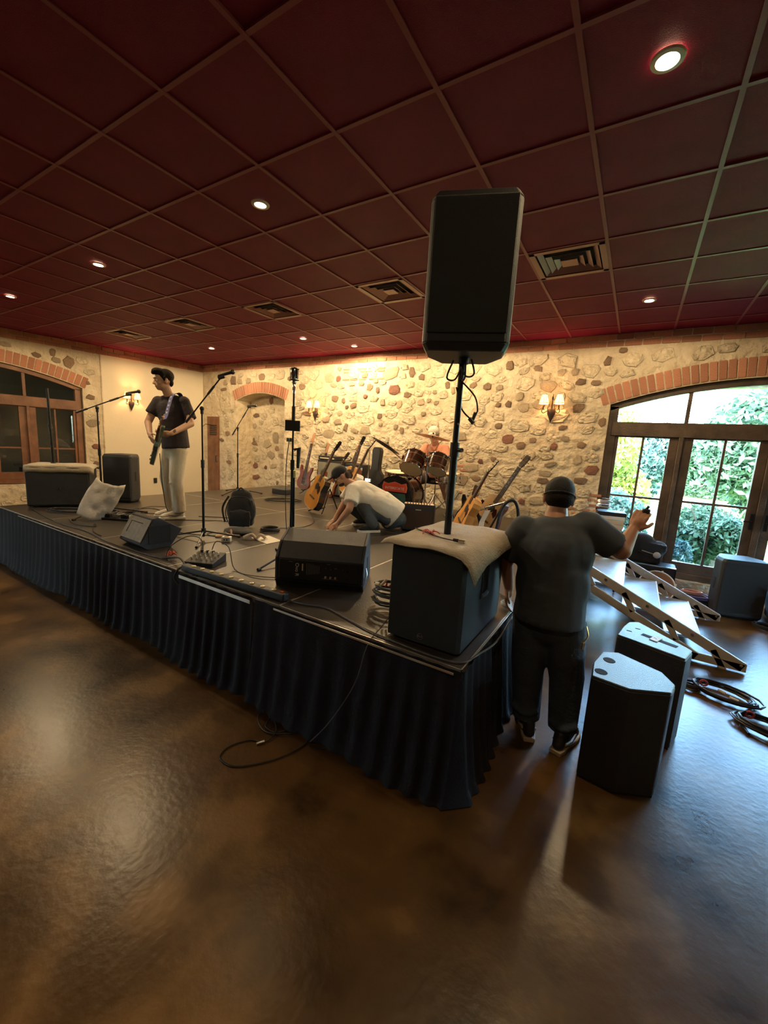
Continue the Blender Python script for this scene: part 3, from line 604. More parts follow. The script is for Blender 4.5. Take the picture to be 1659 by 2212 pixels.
def skirt(pts, name='pleated_skirt', seed=0, flare=.05, pitch=.12, label=None, wav=1.0):
    q = random.Random(seed); P = [V((p[0], p[1], 0)) for p in pts]; segs = [(P[i], P[i+1]) for i in range(len(P)-1)]; grid = []; cols = []
    s0 = 0; ph = 0
    for a, c in segs:
        d = (c-a); L = d.length; d.normalize(); nrm = V((d.y, -d.x, 0)); n = int(L/.0105)
        for k in range(n+1):
            s = L*k/n; ph += .0105/pitch*2*pi*(1+.5*noise.noise(V((s0+s, 3.1, seed)))); e0 = min(1, (s+.02)/.15, (L-s+.02)/.15)
            cols.append((a+d*s, nrm, ph, s0+s))
        s0 += L
    zs = [SZ-.004, SZ-.03, SZ-.12, .45, .3, .15, .05, .006]
    for z in zs:
        h = (SZ-z)/SZ; row = []
        for p, nrm, ph, s in cols:
            amp = (.005+.014*min(1, h*2.5))*wav*(.55+.9*abs(noise.noise(V((s*1.3, seed*3.7, 0))))); low = noise.noise(V((s*2.1, seed, h*.6)))
            off = .012+amp*(1+sin(ph+low*1.2))+flare*h*h*(1+.8*low); zz = z
            if z < .02: zz = .004+.02*max(0, noise.noise(V((s*3, 9, seed)))); off += .015*(1+low)
            row.append((p.x+nrm.x*off, p.y+nrm.y*off, zz))
        grid.append(row)
    b = MB(); b.sheet(grid); o = b.build(name, SKIRT, st, world=True, smooth=True, recalc=False); o.data.shade_smooth()
    if label: o['label'] = label
    return o
skirt([(SX0, SY0+1.6), (SX0, SY0), (-4.6, SY0)], seed=1, wav=.5); skirt([(-4.62, SY0-.004), (-2.02, SY0-.004)], seed=2)
skirt([(-1.99, SY0-.004), (SX1, SY0-.004), (SX1, SY0+1.0)], seed=3, flare=.06); skirt([(SX1, SY0+1.02), (SX1, SY1)], seed=4, flare=.02, wav=.7)
b = MB(); b.box((-1.2, SY0-.042, SZ-.012), (1.2, .003, .012)); b.box((-2.4, SY0-.046, SZ-.022), (.78, .003, .024)); b.box((-4.4, SY0-.036, SZ-.01), (3.0, .003, .008)); b.box((SX1+.003, 3.2, SZ-.012), (.004, 2.6, .014)); b.build('skirt_clip_strip', ALU, st, world=True, bevel=.001)

def rightof(base): d = V((base[0], base[1], 0)).normalized(); return V((d.y, -d.x, 0)), -d    # sideways and towards-the-room-front axes at a spot

# ================================================================ LOUDSPEAKERS
def text_badge(parent, M, r=.02):
    b = MB(); b.lathe([(r, 0), (r, .003), (r*.86, .003), (r*.86, .001)], M, 24); o = b.build('badge', BLK, parent)
    k = MB(); k.torus((0, 0, 0), r*.93, r*.07); k.v = [tuple(M @ (V(p)+V((0, 0, .003)))) for p in k.v]; k.build('badge_ring', STEEL, o)
    tobj('RCF', r*.85, STEEL, o, 'badge_lettering', M @ Matrix.Translation((0, 0, .0032)))
# --- subwoofer near the stage corner
sub = thing('subwoofer', 'large black subwoofer box on the near corner of the stage', 'subwoofer', (-.84, 2.18, SZ))
b = MB(); b.rbox((0, 0, .275), (.425, .67, .53), .018); b.build('cabinet', TOLEX, sub, smooth=False)
b = MB(); b.rbox((0, -.343, .27), (.40, .018, .5), .008); b.build('front_grille', GRILLE, sub)
text_badge(sub, Matrix.Translation((-.0, -.352, .06)) @ Matrix.Rotation(pi/2, 4, 'X'), .017)
b = MB(); b.box((.2125, -.02, .33), (.006, .12, .19)); h = b.build('handle_recess', VENTD, sub, bevel=.002)
b = MB(); b.tube([(.216, -.07, .25), (.222, -.02, .25), (.216, .03, .25)], .012); b.tube([(.218, -.07, .42), (.218, .03, .42)], .006); b.build('handle_bar', STEEL, h, smooth=True)
for sx in (-.17, .17):
    for sy in (-.28, .28): b = MB(); b.cyl((sx, sy, 0), (sx, sy, .014), .02, n=10); b.build('rubber_foot', RUB, sub)
# --- cloth cover lying on it
g = []; 
for j in range(19):
    y = -.39+.8*j/18; row = []
    for i in range(15):
        x = -.255+.53*i/14; z = .553+.004*sin(x*23+j*.7)+.003*noise.noise(V((x*6, y*6, 1)))
        ex = max(0, abs(x)-.205); ey = max(0, abs(y)-.335); z -= 1.1*ex*ex/.05*(.7 if x > 0 else .3)+.9*ey*ey/.07*(.5+.5*sin(x*9)**2)*.5
        if x > .15 and y < -.2: z -= .06*(x-.15)/.12*min(1, (-.2-y)/.2)*max(0, x-.15)/.12
        row.append((x, y, z))
    g.append(row)
b = MB(); b.sheet(g); cv = b.build('cloth_cover', mat('tan_grey_cloth', (.42, .36, .28), .9, var=.1, vscale=12, bump=.5, bscale=90), None, smooth=True, solid=.004); cv.location = (-.84, 2.18, SZ); cv.data.shade_smooth()
tag(cv, 'tan grey cloth laid over the top of the large subwoofer, one corner hanging down', 'cloth')
# --- pole and raised loudspeaker
pl = thing('speaker_pole', 'black metal pole rising from the covered subwoofer to the raised loudspeaker', 'pole', (-.872, 2.16, SZ+.553))
b = MB(); b.cyl((0, 0, 0), (0, 0, .5), .0205, n=16); b.build('lower_tube', BLKM, pl, smooth=True)
b = MB(); b.cyl((0, 0, .42), (0, 0, 1.0), .0165, n=16); b.build('upper_tube', BLKM, pl, smooth=True)
b = MB(); b.cyl((0, 0, .44), (0, 0, .52), .026, n=16); b.cyl((.02, -.01, .48), (.055, -.03, .48), .012, n=8); b.build('locking_collar', BLK, pl, smooth=True)
b = MB(); b.cyl((.013, -.013, .62), (.018, -.018, .62), .006, n=8); b.build('pin', STEEL, pl)
def pa_box(loc, rz, name, label, W, D, H, label_cat='loudspeaker', grille=True, tilt=0):
    t = thing(name, label, label_cat, loc, rz)
    if tilt: t.rotation_euler = (tilt, 0, rz)
    w2, wb_ = W/2, W*.34; poly = [(-w2, -D*.42), (-w2*.9, -D*.5), (w2*.9, -D*.5), (w2, -D*.42), (w2, D*.02), (wb_, D*.46), (wb_*.9, D*.5), (-wb_*.9, D*.5), (-wb_, D*.46), (-w2, D*.02)]
    b = MB(); b.prism(poly, .035, H-.035); o = b.build('cabinet', TOLEX, t, bevel=.008)
    for z0, z1, s0, s1 in ((0, .036, .9, 1), (H-.036, H, 1, .9)):
        c = MB(); n = len(poly); c.add([(p[0]*s0, p[1]*s0, z0) for p in poly]+[(p[0]*s1, p[1]*s1, z1) for p in poly], [(i, (i+1) % n, (i+1) % n+n, i+n) for i in range(n)]+[tuple(range(n-1, -1, -1)), tuple(range(n, 2*n))]); c.build('end_cap', BLK, t, bevel=.004)
    if grille:
        b = MB(); b.rbox((0, -D*.5-.004, H*.53), (W*.9, .014, H*.84), .006); b.build('front_grille', GRILLE, t)
    for s in (-1, 1): b = MB(); b.box((s*(w2+.001), -D*.2, H*.55), (.004, .03, .13)); b.build('side_handle', VENTD, t)
    return t
raised = pa_box((-.862, 2.155, 2.212), radians(21), 'raised_loudspeaker', 'black loudspeaker raised high on a pole above the stage corner', .43, .36, .725)
b = MB(); b.cyl((0, 0, -.03), (0, 0, .01), .028, n=14); b.build('pole_socket', BLK, raised, smooth=True)
for k, (sx, ln) in enumerate(((-.055, .1), (.03, .1), (.07, .085))):
    cable('hanging_cable', ['short black cable loop hanging left of the pole under the raised loudspeaker', 'short black cable loop hugging the pole under the raised loudspeaker', 'short black cable loop hanging right of the pole under the raised loudspeaker'][k],
          [(-.862+sx*.8, 2.12, 2.195), (-.862+sx*1.2, 2.10, 2.195-ln*.9), (-.862+sx*.5, 2.12, 2.195-ln), (-.862, 2.13, 2.19-ln*.3)], .005)
pg = thing('power_lead', 'black power lead with plug dangling from the speaker pole', 'cable', (-.93, 2.42, 2.1))
for pts, nm in (([(-.87, 2.14, 2.10), (-.80, 2.2, 2.02), (-.79, 2.24, 1.95), (-.80, 2.24, 1.93)], 'lead'), ([(-.885, 2.14, 2.06), (-.86, 2.18, 1.95), (-.82, 2.22, 1.9)], 'lead')):
    b = MB(); b.tube(smooth_path(pts, 6), .0045, 6); b.build(nm, RUB, pg, world=True, smooth=True)
b = MB(); b.cyl((-.80, 2.24, 1.935), (-.81, 2.235, 1.895), .011, .009, n=8); b.cyl((-.825, 2.22, 1.902), (-.80, 2.225, 1.875), .012, .012, n=8); b.build('plug', BLK, pg, world=True)
b = MB(); b.cyl((-.795, 2.225, 1.87), (-.785, 2.225, 1.86), .003, n=6); b.cyl((-.812, 2.235, 1.89), (-.818, 2.235, 1.878), .003, n=6); b.build('prong', GOLD, pg, world=True)
x = thing('microphone_lead', 'black microphone lead with a silver connector lying on the tan cloth', 'cable', (-.86, 2.0, SZ+.56))
b = MB(); b.tube(smooth_path([(-1.06, 2.12, SZ+.563), (-.95, 2.06, SZ+.562), (-.84, 2.0, SZ+.562), (-.755, 1.985, SZ+.562)]), .0035, 6); b.build('lead', RUB, x, world=True, smooth=True)
b = MB(); b.cyl((-.765, 1.985, SZ+.566), (-.735, 1.985, SZ+.566), .008, .0095, n=10); b.build('boot', BLK, x, world=True, smooth=True); b = MB(); b.cyl((-.735, 1.985, SZ+.566), (-.70, 1.985, SZ+.566), .0095, n=12); b.build('connector_shell', mat('nickel', (.75, .7, .6), .3, metal=1), x, world=True, smooth=True)
PINK = mat('pink_red_ribbon', (.7, .12, .13), .6); b = MB()
for k in range(5): a = k*1.3; b.tube(smooth_path([(-.93, 2.05, SZ+.563), (-.93+.03*cos(a), 2.05+.03*sin(a), SZ+.58), (-.93+.055*cos(a+.4), 2.05+.05*sin(a+.4), SZ+.565)]), .004, 4)
single(b, 'ribbon_tie', 'crumpled pink red cable tie on the tan cloth beside the pole', 'tie', PINK)

# --- stage monitors (wedges)
def wedge(loc, rz, name, label, W, prof, face=None):
    t = thing(name, label, 'stage monitor', loc, rz); n = len(prof)
    M_ = Matrix(((0, 0, 1, 0), (1, 0, 0, 0), (0, 1, 0, 0), (0, 0, 0, 1)))     # profile (depth,z) swept along x
    b = MB(); b.prism(prof, -W/2+.018, W/2-.018, M_); b.build('cabinet', TOLEX, t, bevel=.004)
    for s in (-1, 1):
        pr = [(p[0]*1.02-.002, p[1]*1.01) for p in prof]; b = MB(); b.prism(pr, s*(W/2-.009)-.009, s*(W/2-.009)+.009, M_); sp = b.build('side_panel', TOLEX, t, bevel=.003)
        b = MB(); zc = sum(p[1] for p in prof)/n; yc = sum(p[0] for p in prof)/n; b.box((s*(W/2+.001), yc, zc*.95), (.003, .03, .1)); b.build('side_slot', VENTD, sp)
    return t
yaw = atan2(.27, .53)
w1 = wedge((-1.785, 2.12, SZ), yaw, 'stage_monitor', 'large black wedge monitor beside the big subwoofer, its amplifier panel towards us', .63,
           [(.03, .0), (0, .06), (0, .215), (.10, .315), (.27, .375), (.30, .36), (.43, .04), (.40, 0)])
b = MB(); b.box((0, -.004, .137), (.56, .01, .14)); ap = b.build('amplifier_panel', mat('amp_panel_black', (.012, .012, .013), .35), w1, bevel=.002)
b = MB(); b.box((0, -.008, .058), (.62, .02, .012)); b.build('edge_lip', BLKM, w1, bevel=.002)
WT = mat('panel_print_white', (.7, .7, .68), .6); RXM = Matrix.Rotation(pi/2, 4, 'X')
tobj('Ovo R', .036, WT, ap, 'handwritten_mark', Matrix.Translation((-.155, -.0095, .14)) @ RXM @ Matrix.Rotation(-pi/2, 4, 'Z'))
b = MB(); b.box((-.115, -.0105, .16), (.009, .002, .05)); b.build('rating_label', mat('yellowed_label', (.65, .55, .3), .6), ap)
b = MB()
for k in range(9): b.box((-.085+k*.011, -.01, .15), (.0025, .001, .085-.004*k))
for xx, zz, ww in ((-.2, .195, .03), (.07, .195, .025), (.05, .165, .01), (.085, .16, .01), (.12, .168, .02), (.17, .165, .006)): b.box((xx, -.01, zz), (ww, .001, .003))
b.box((.085, -.01, .088), (.11, .001, .002)); b.build('panel_print', mat('panel_print_grey', (.25, .24, .24), .6), ap)
for k in range(3): b = MB(); b.cyl((.05+k*.035, -.009, .1), (.05+k*.035, -.022, .1), .009, .007, n=12); b.build('knob', mat('tan_knob', (.45, .36, .24), .4), ap, smooth=True)
for k in range(2): b = MB(); b.cyl((.2, -.009, .1+k*.05), (.2, -.013, .1+k*.05), .011, n=12); b.build('socket', VENTD, ap, smooth=True)
b = MB(); b.tube(smooth_path([(.318, .045, .08), (.33, .06, .12), (.318, .085, .16)]), .006); b.build('side_handle', STEEL, w1, smooth=True)
w2 = wedge((-3.74, 1.84, SZ), radians(-3), 'stage_monitor', 'smaller wedge monitor tipped up on the front stage edge, nearest the guitarist', .39,
           [(.06, 0), (0, .05), (.12, .27), (.16, .275), (.37, .15), (.26, .0)])
b = MB(); c0, c1 = V((0, .012, .075)), V((0, .108, .25)); fr_ = frame((c0+c1)/2+V((0, -.004, .003)), (c1-c0).cross(V((1, 0, 0)))*-1, (1, 0, 0)); b.box((0, 0, 0), (.375, .21, .006)); b.v = [tuple(fr_ @ V(p)) for p in b.v]; b.build('back_plate', mat('dusty_tan_panel', (.24, .2, .14), .6, var=.2, vscale=20), w2, bevel=.002)
b = MB(); b.tube([fr_ @ V(p) for p in ((-.12, -.05, .004), (-.12, .06, .004), (.08, .06, .004))], .003, 5); b.build('panel_line', VENTD, w2)
b = MB(); b.box((.195, .17, .13), (.008, .2, .16)); b.build('side_grille', GRILLE, w2, bevel=.003)

# --- left subwoofer with cloth and pole, upright loudspeaker
sl = thing('subwoofer', 'black subwoofer under a pale cloth at the far left end of the stage', 'subwoofer', (-6.38, 2.35, SZ), radians(57))
b = MB(); b.rbox((0, 0, .27), (.67, .42, .52), .018); b.build('cabinet', TOLEX, sl)
b = MB(); b.rbox((0, -.217, .27), (.63, .016, .48), .008); b.build('front_grille', GRILLE, sl); text_badge(sl, Matrix.Translation((0, -.226, .24)) @ Matrix.Rotation(pi/2, 4, 'X'), .016)
for sx in (-.28, .28):
    for sy in (-.17, .17): b = MB(); b.cyl((sx, sy, 0), (sx, sy, .014), .02, n=10); b.build('rubber_foot', RUB, sl)
g = []
for j in range(15):
    y = -.29+.55*j/14; row = []
    for i in range(17):
        x_ = -.34+.72*i/16; ey = max(0, abs(y)-.2); ex = max(0, abs(x_)-.325); yy = max(min(y, .215), -.232); z = .537-min(.09, ey)*1.0-ex*.6+.003*sin(x_*19+j)
        row.append((x_, yy-(.002*sin(x_*30) if y < 0 else 0), z))
    g.append(row)
b = MB(); b.sheet(g); cv2 = b.build('cloth_cover', CREAMC, None, smooth=True, solid=.004); cv2.location = (-6.38, 2.35, SZ); cv2.rotation_euler = (0, 0, radians(57)); tag(cv2, 'pale cream cloth folded over the left subwoofer', 'cloth')
p2 = thing('speaker_pole', 'thin black speaker pole standing on the left subwoofer in front of the arched window', 'pole', (-6.5, 2.30, SZ+.54)); b = MB(); b.cyl((0, 0, 0), (-.03, .0, .95), .018, .015, n=12); b.build('tube', BLKM, p2, smooth=True); b = MB(); b.cyl((-.014, 0, .44), (-.016, 0, .5), .024, n=12); b.cyl((0, 0, 0), (0, 0, .015), .03, n=12); b.build('locking_collar', BLK, p2, smooth=True)
pa_box((-6.29, 3.06, SZ), radians(35), 'upright_loudspeaker', 'black loudspeaker standing upright on the stage behind the white bag', .40, .36, .68)

# --- two loudspeakers on the floor at right
def poly_speaker(poly, H, loc, label, extras):
    t = thing('floor_loudspeaker', label, 'loudspeaker', loc, group='loudspeakers standing on the floor'); n = len(poly)
    P = [(p[0]-loc[0], p[1]-loc[1]) for p in poly]; A = sum(P[i][0]*P[(i+1) % n][1]-P[(i+1) % n][0]*P[i][1] for i in range(n))
    if A < 0: P.reverse()
    b = MB(); b.prism(P, .012, H-.012); b.build('cabinet', TOLEX, t, bevel=.006)
    c = (sum(p[0] for p in P)/n, sum(p[1] for p in P)/n)
    b = MB(); b.prism([(c[0]+(p[0]-c[0])*.985, c[1]+(p[1]-c[1])*.985) for p in P], H-.014, H); b.build('end_plate', mat('satin_black_endplate', (.05, .055, .06), .3, bump=.2, bscale=200), t, bevel=.004)
    b = MB(); b.prism([(c[0]+(p[0]-c[0])*.985, c[1]+(p[1]-c[1])*.985) for p in P], 0, .014); b.build('base_plate', BLK, t); return t
A_ = [(-.05, 2.285), (.125, 2.262), (.305, 2.355), (.327, 2.46), (.275, 2.57), (.06, 2.675), (-.02, 2.63), (-.055, 2.45)]
fa = poly_speaker(A_, .6, (.13, 2.45, 0), 'black loudspeaker standing on the floor nearest to us, beside the bending man', 0)
for p in ((-.11, .08), (-.14, -.09)): b = MB(); b.lathe([(.0, .6012), (.03, .6018), (.032, .6)], Matrix.Translation((p[0], p[1], 0)), 16, cap=False); b.build('end_socket', VENTD, fa)
B_ = [(.043, 2.956), (.40, 2.834), (.449, 3.0), (.165, 3.295), (.105, 3.25), (.075, 3.14)]
fb = poly_speaker(B_, .6, (.25, 3.05, 0), 'black loudspeaker on the floor behind the nearest one, with a taped handle slot', 0)
M_ = Matrix.Translation((-.02, .0, 0)) @ Matrix.Rotation(radians(-22), 4, 'Z')
b = MB(); b.box((.05, .0, .6005), (.2, .04, .002)); b.v = [tuple(M_ @ V(p)) for p in b.v]; b.build('handle_slot', VENTD, fb)
b = MB(); b.box((.03, .0, .603), (.045, .09, .002)); b.v = [tuple(M_ @ V(p)) for p in b.v]; tp = b.build('tape_label', mat('pale_tape', (.62, .66, .6), .6), fb)
tobj('7', .03, VENTD, tp, 'written_digit', M_ @ Matrix.Translation((.03, 0, .6045)) @ Matrix.Rotation(radians(70), 4, 'Z'))
for p in ((-.09, .1), (-.14, .02)): b = MB(); b.box((p[0], p[1], .6005), (.03, .008, .002)); b.build('end_socket', VENTD, fb)
pa_box((1.17, 6.08, 0), radians(14), 'floor_loudspeaker', 'black loudspeaker standing on the floor in front of the glazed doors', .47, .36, .68)

# ================================================================ MICROPHONE STANDS
def mic_mesh(b, p, d, L=.17):
    d = V(d).normalized(); p = V(p); b.tube([p, p+d*L*.7, p+d*L*.74], [.011, .015, .018], 10)
def mic_stand(base, label, H, boom, mic_dir, legs, name='microphone_stand', L=.34, hubz=.085, group='boom microphone stands'):
    t = thing(name, label, 'microphone stand', base, group=group)
    b = MB(); b.cyl((0, 0, .03), (0, 0, H*.62), .012, n=10); b.build('lower_tube', BLKM, t, smooth=True)
    b = MB(); b.cyl((0, 0, H*.58), (0, 0, H), .008, n=10); b.build('upper_tube', BLKM, t, smooth=True)
    b = MB(); b.cyl((0, 0, H*.56), (0, 0, H*.62), .017, n=10); b.build('clutch', BLK, t, smooth=True)
    b = MB(); b.cyl((0, 0, hubz-.02), (0, 0, hubz+.03), .022, n=12); b.build('hub', BLK, t, smooth=True)
    for a in legs:
        e = V((cos(a)*L, sin(a)*L, .01)); b = MB(); b.cyl((cos(a)*.015, sin(a)*.015, hubz), e, .008, n=8); lg = b.build('leg', BLKM, t, smooth=True)
        k = MB(); k.tube([e*.94, e*1.03], [.011, .012], 8); k.build('rubber_foot', RUB, lg, smooth=True)
    if boom:
        p0, p1 = V(boom[0]), V(boom[1]); b = MB(); b.cyl(p0, p1, .0065, n=8); b.build('boom_arm', BLKM, t, smooth=True)
        d = (p1-p0).normalized(); b = MB(); b.cyl(p0, p0+d*.12, .0115, n=8); b.cyl(p0+(p1-p0)*.62, p0+(p1-p0)*.8, .011, n=8); b.build('boom_grip', BLK, t, smooth=True)
        q = V((0, 0, H)); b = MB(); b.cyl(q-V((0, 0, .05)), q, .014, n=10); b.ball(q, (.02, .02, .022)); b.build('boom_clutch', BLK, t, smooth=True)
        md = V(mic_dir).normalized(); m0 = p1-md*.03
        b = MB(); b.cyl(p1, p1+V((0, 0, .015)), .011, n=8); b.tube([m0, m0+md*.06], [.016, .018], 8); b.build('mic_clip', BLK, t)
        x = m0+V((0, 0, .018)); w_ = thing('microphone', None, None) if 0 else None
        mt = thing('vocal_microphone', None, 'microphone', V(base)+x)
        b = MB(); mic_mesh(b, (0, 0, 0), md, .16); b.build('body', BLK, mt, smooth=True); e = md*.14
        k = MB(); k.ball(e, (.024, .024, .024)); k.build('grille_ball', mat('dark_mic_grille', (.06, .06, .06), .35, metal=.7), mt, smooth=True)
        return t, mt
    return t, None
rv, fv = rightof((-3.56, 2.45))
t, m_ = mic_stand((-3.56, 2.45, SZ), 'tall black boom microphone stand at centre left, in front of the guitarist', 1.27, (rv*-.14+V((0, 0, 1.13)), rv*.17+V((0, 0, 1.575))), rv+V((0, 0, .42)), [radians(200), radians(60), radians(-45)])
m_['label'] = 'black vocal microphone on the tall centre left boom stand'
k = MB(); k.tube([(0, 0, 1.1), rv*.03+V((0, 0, 1.13)), rv*.1+V((0, 0, 1.12))], .0025, 4); k.build('hook', BLKM, t)
rv, fv = rightof((-5.45, 2.39))
t, m_ = mic_stand((-5.45, 2.39, SZ), 'black boom microphone stand at left with a white bag leaning on its legs', 1.26, (rv*-.2+V((0, 0, 1.19)), rv*.32+V((0, 0, 1.45))), rv+V((0, 0, .27)), [radians(-60), radians(60), radians(170)], L=.46)
m_['label'] = 'black vocal microphone on the leftmost boom stand, level with the wall sconce'
rv, fv = rightof((-6.09, 4.89))
t, m_ = mic_stand((-6.09, 4.89, SZ), 'thin black boom microphone stand at the back, in front of the arched alcove', 1.17, (rv*-.09+V((0, 0, 1.04)), rv*.19+V((0, 0, 1.55))), rv+V((0, 0, .1)), [radians(-75), radians(50), radians(170)], L=.42)
m_['label'] = 'small black microphone on the back boom stand before the alcove'
t, _ = mic_stand((-2.43, 2.50, SZ), 'straight black microphone stand with a small black phone holder and a chrome microphone', 1.40, None, None, [radians(-88), radians(40), radians(155)], L=.36, group=None)
rv, fv = rightof((-2.43, 2.50))
b = MB(); b.tube([(0, 0, 1.16), rv*.0+V((0, 0, 1.3))], .014, 8); b.build('boom_joint', BLK, t, smooth=True); b = MB(); b.tube([rv*.01+V((0, 0, .95)), rv*.05+V((0, 0, .97)), rv*.045+V((0, 0, .80))], [.013, .018, .012], 8); b.build('hanging_mic_clip', BLK, t, smooth=True); b = MB(); b.box(rv*-.03+V((0, 0, 1.03)), (.03, .03, .03)); b.build('cable_clip', BLK, t)
b = MB(); b.tube(smooth_path([rv*-.03+V((0, 0, 1.02)), rv*-.05+V((0, 0, .8)), rv*-.045+V((0, 0, .4)), rv*-.02+V((0, 0, .12))]), .0035, 5); b.build('clipped_cable', RUB, t, smooth=True)
b = MB(); b.tube([rv*.02+V((0, 0, .3)), rv*.016+V((0, 0, .72))], .0085, 8); b.build('folded_boom_arm', BLKM, t, smooth=True)
b = MB(); b.tube([rv*.018+V((0, 0, .72)), rv*.016+V((0, 0, .78))], .013, 8); b.build('yellow_tag', mat('yellow_tape', (.6, .6, .2), .5), t)
hd = thing('phone_holder', 'small black tablet holder clamped halfway up the straight microphone stand', 'tablet holder', V((-2.43, 2.5, SZ+1.10)), atan2(rv.y, rv.x)); b = MB(); b.rbox((-.005, -.015, .045), (.12, .012, .085), .003); b.build('tray', BLK, hd); b = MB(); b.cyl((0, .0, .04), (0, -.012, .04), .014, n=8); b.build('clamp', BLK, hd)
vm = thing('chrome_microphone', 'chrome retro microphone with a slotted grille on top of the straight stand', 'microphone', (-2.43, 2.5, SZ+1.40), atan2(rv.y, rv.x)+.5)
b = MB(); b.lathe([(.012, .0), (.014, .05), (.01, .07), (.02, .085), (.02, .095)], n=14); b.build('swivel_mount', CHROME, vm, smooth=True)
b = MB(); b.rbox((0, 0, .15), (.056, .046, .11), .02); b.build('grille_shell', CHROME, vm, bevel=.004, smooth=True)
b = MB()
for k in range(-3, 4): b.box((k*.0075, -.024, .155), (.0028, .004, .08)); b.box((k*.0075, .024, .155), (.0028, .004, .08))
b.box((0, 0, .105), (.06, .05, .006)); b.box((0, 0, .19), (.059, .049, .004)); b.build('grille_slot', VENTD, vm)

# ================================================================ SMALL THINGS ON THE STAGE
BAGW = mat('white_bag_fabric', (.5, .46, .41), .85, bump=.3, bscale=40)
g = []
for j in range(15):
    v = j/14; row = []
    for i in range(13):
        u = i/12-.5; wd = .26+.02*v+.04*sin(v*3); z = .38*v+.03*abs(u)*v; y = .20*v+.035*noise.noise(V((u*5, v*5, 2)))-.05*cos(u*5); x = u*wd+.09*v
        if v > .8: z += .008*cos(u*3*pi)
        row.append((x, y, z+.01))
    g.append(row)
b = MB(); b.sheet(g); wbag = b.build('white_bag', BAGW, None, smooth=True, solid=.035); wbag.location = (-5.16, 2.13, SZ+.012); wbag.rotation_euler = (radians(12), radians(16), radians(62)); wbag.data.shade_smooth(); tag(wbag, 'white padded bag leaning against the legs of the leftmost microphone stand', 'bag')
def blob(name, m, parent, prims, vox=.01, sm=6, world=True):
    """one continuous surface grown from tapered limbs and ellipsoids"""
    b = MB()
    for p in prims:
        if p[0] == 'c': b.tube([p[1], p[3]], [p[2], p[4]], 14); b.ball(p[1], p[2], u=14, v=8); b.ball(p[3], p[4], u=14, v=8)
        elif p[0] == 'f': b.tube([p[1], p[3]], [p[2], p[4]], 16)
        elif p[0] == 'e': b.ball(p[1], p[2], p[3] if len(p) > 3 else None, u=18, v=12)
        elif p[0] == 'b': b.box(p[1], p[2], p[3] if len(p) > 3 else None)
        elif p[0] == 't': b.tube(smooth_path(p[1], 4), [0]*0 or p[2] if not isinstance(p[2], (list, tuple)) else [p[2][min(len(p[2])-1, k//4)]+(p[2][min(len(p[2])-1, k//4+1)]-p[2][min(len(p[2])-1, k//4)])*((k % 4)/4) for k in range((len(p[1])-1)*4+1)], 12)
    me = b.mesh('tmp'); o = bpy.data.objects.new('tmp', me); COL.objects.link(o)
    md = o.modifiers.new('r', 'REMESH'); md.mode = 'VOXEL'; md.voxel_size = vox; ms = o.modifiers.new('s', 'SMOOTH'); ms.factor = .5; ms.iterations = sm
    dg = bpy.context.evaluated_depsgraph_get(); dg.update(); nm = bpy.data.meshes.new_from_object(o.evaluated_get(dg)); bpy.data.objects.remove(o)
    if world and parent is not None: nm.transform(Matrix.Translation(-parent.location) if not parent.rotation_euler.z else parent.matrix_basis.inverted())
    nm.shade_smooth(); nm.materials.clear(); r = link(name, nm, parent, m); nm.name = name; return r
bp = thing('backpack', 'black backpack standing upright on the stage between the microphone stands', 'backpack', (-3.76, 3.07, SZ), radians(40))
blob('main_compartment', BLKF, bp, [('e', (0, 0, .2), (.165, .10, .2)), ('b', (0, .01, .18), (.27, .14, .3)), ('e', (0, .02, .36), (.12, .08, .09))], .014, 5, False)
blob('front_pocket', BLKF, bp, [('b', (0, -.1, .12), (.22, .05, .17)), ('e', (0, -.1, .13), (.125, .045, .1))], .012, 4, False)
b = MB(); b.tube(smooth_path([(-.13, -.09, .08), (-.15, -.1, .2), (-.1, -.09, .34), (0, -.085, .37), (.1, -.09, .34), (.15, -.1, .2), (.13, -.09, .08)]), .006, 5); b.tube(smooth_path([(-.04, -.02, .42), (0, -.02, .46), (.04, -.02, .42)]), .008, 5); b.build('zip_and_handle', RUB, bp, smooth=True)
b = MB(); b.tube(smooth_path([(-.15, .06, .35), (-.21, .02, .22), (-.18, .0, .06)]), .012, 5); b.build('shoulder_strap', BLKF, bp, smooth=True)
b = MB(); b.ball((0, 0, 0), (.16, .13, .03)); single(b, 'folded_jacket', 'crumpled black jacket lying flat in front of the backpack', 'jacket', BLKF, smooth=True).location = (-3.55, 2.86, SZ)
TAN = mat('tan_leather', (.5, .33, .22), .7); BEI = mat('beige_strap', (.62, .5, .38), .8)
q = thing('sandal', 'tan sandal lying behind the foot of the centre left microphone stand', 'sandal', (-3.53, 2.7, SZ), radians(70))
b = MB(); b.prism([(-.13, -.03), (-.1, -.045), (.02, -.04), (.11, -.05), (.14, 0), (.11, .045), (.02, .035), (-.1, .04)], 0, .018); b.build('sole', TAN, q, bevel=.004); b = MB(); b.tube(smooth_path([(.03, -.045, .012), (.04, 0, .06), (.03, .045, .012)]), .01, 6); b.build('strap', TAN, q, smooth=True)
b = MB(); b.tube(smooth_path([(-3.3, 2.72, SZ+.02), (-3.25, 2.78, SZ+.05), (-3.2, 2.8, SZ+.015), (-3.17, 2.83, SZ+.05), (-3.13, 2.86, SZ+.018)]), .016, 8); single(b, 'rolled_strap', 'beige rolled strap lying next to the white paper', 'strap', BEI, smooth=True)
q = thing('white_box_pedal', 'small white box pedal on the stage near the microphone stand foot', 'pedal', (-3.34, 2.55, SZ), radians(35)); b = MB(); b.rbox((0, 0, .025), (.085, .06, .05), .005); b.build('case', WHITE, q)
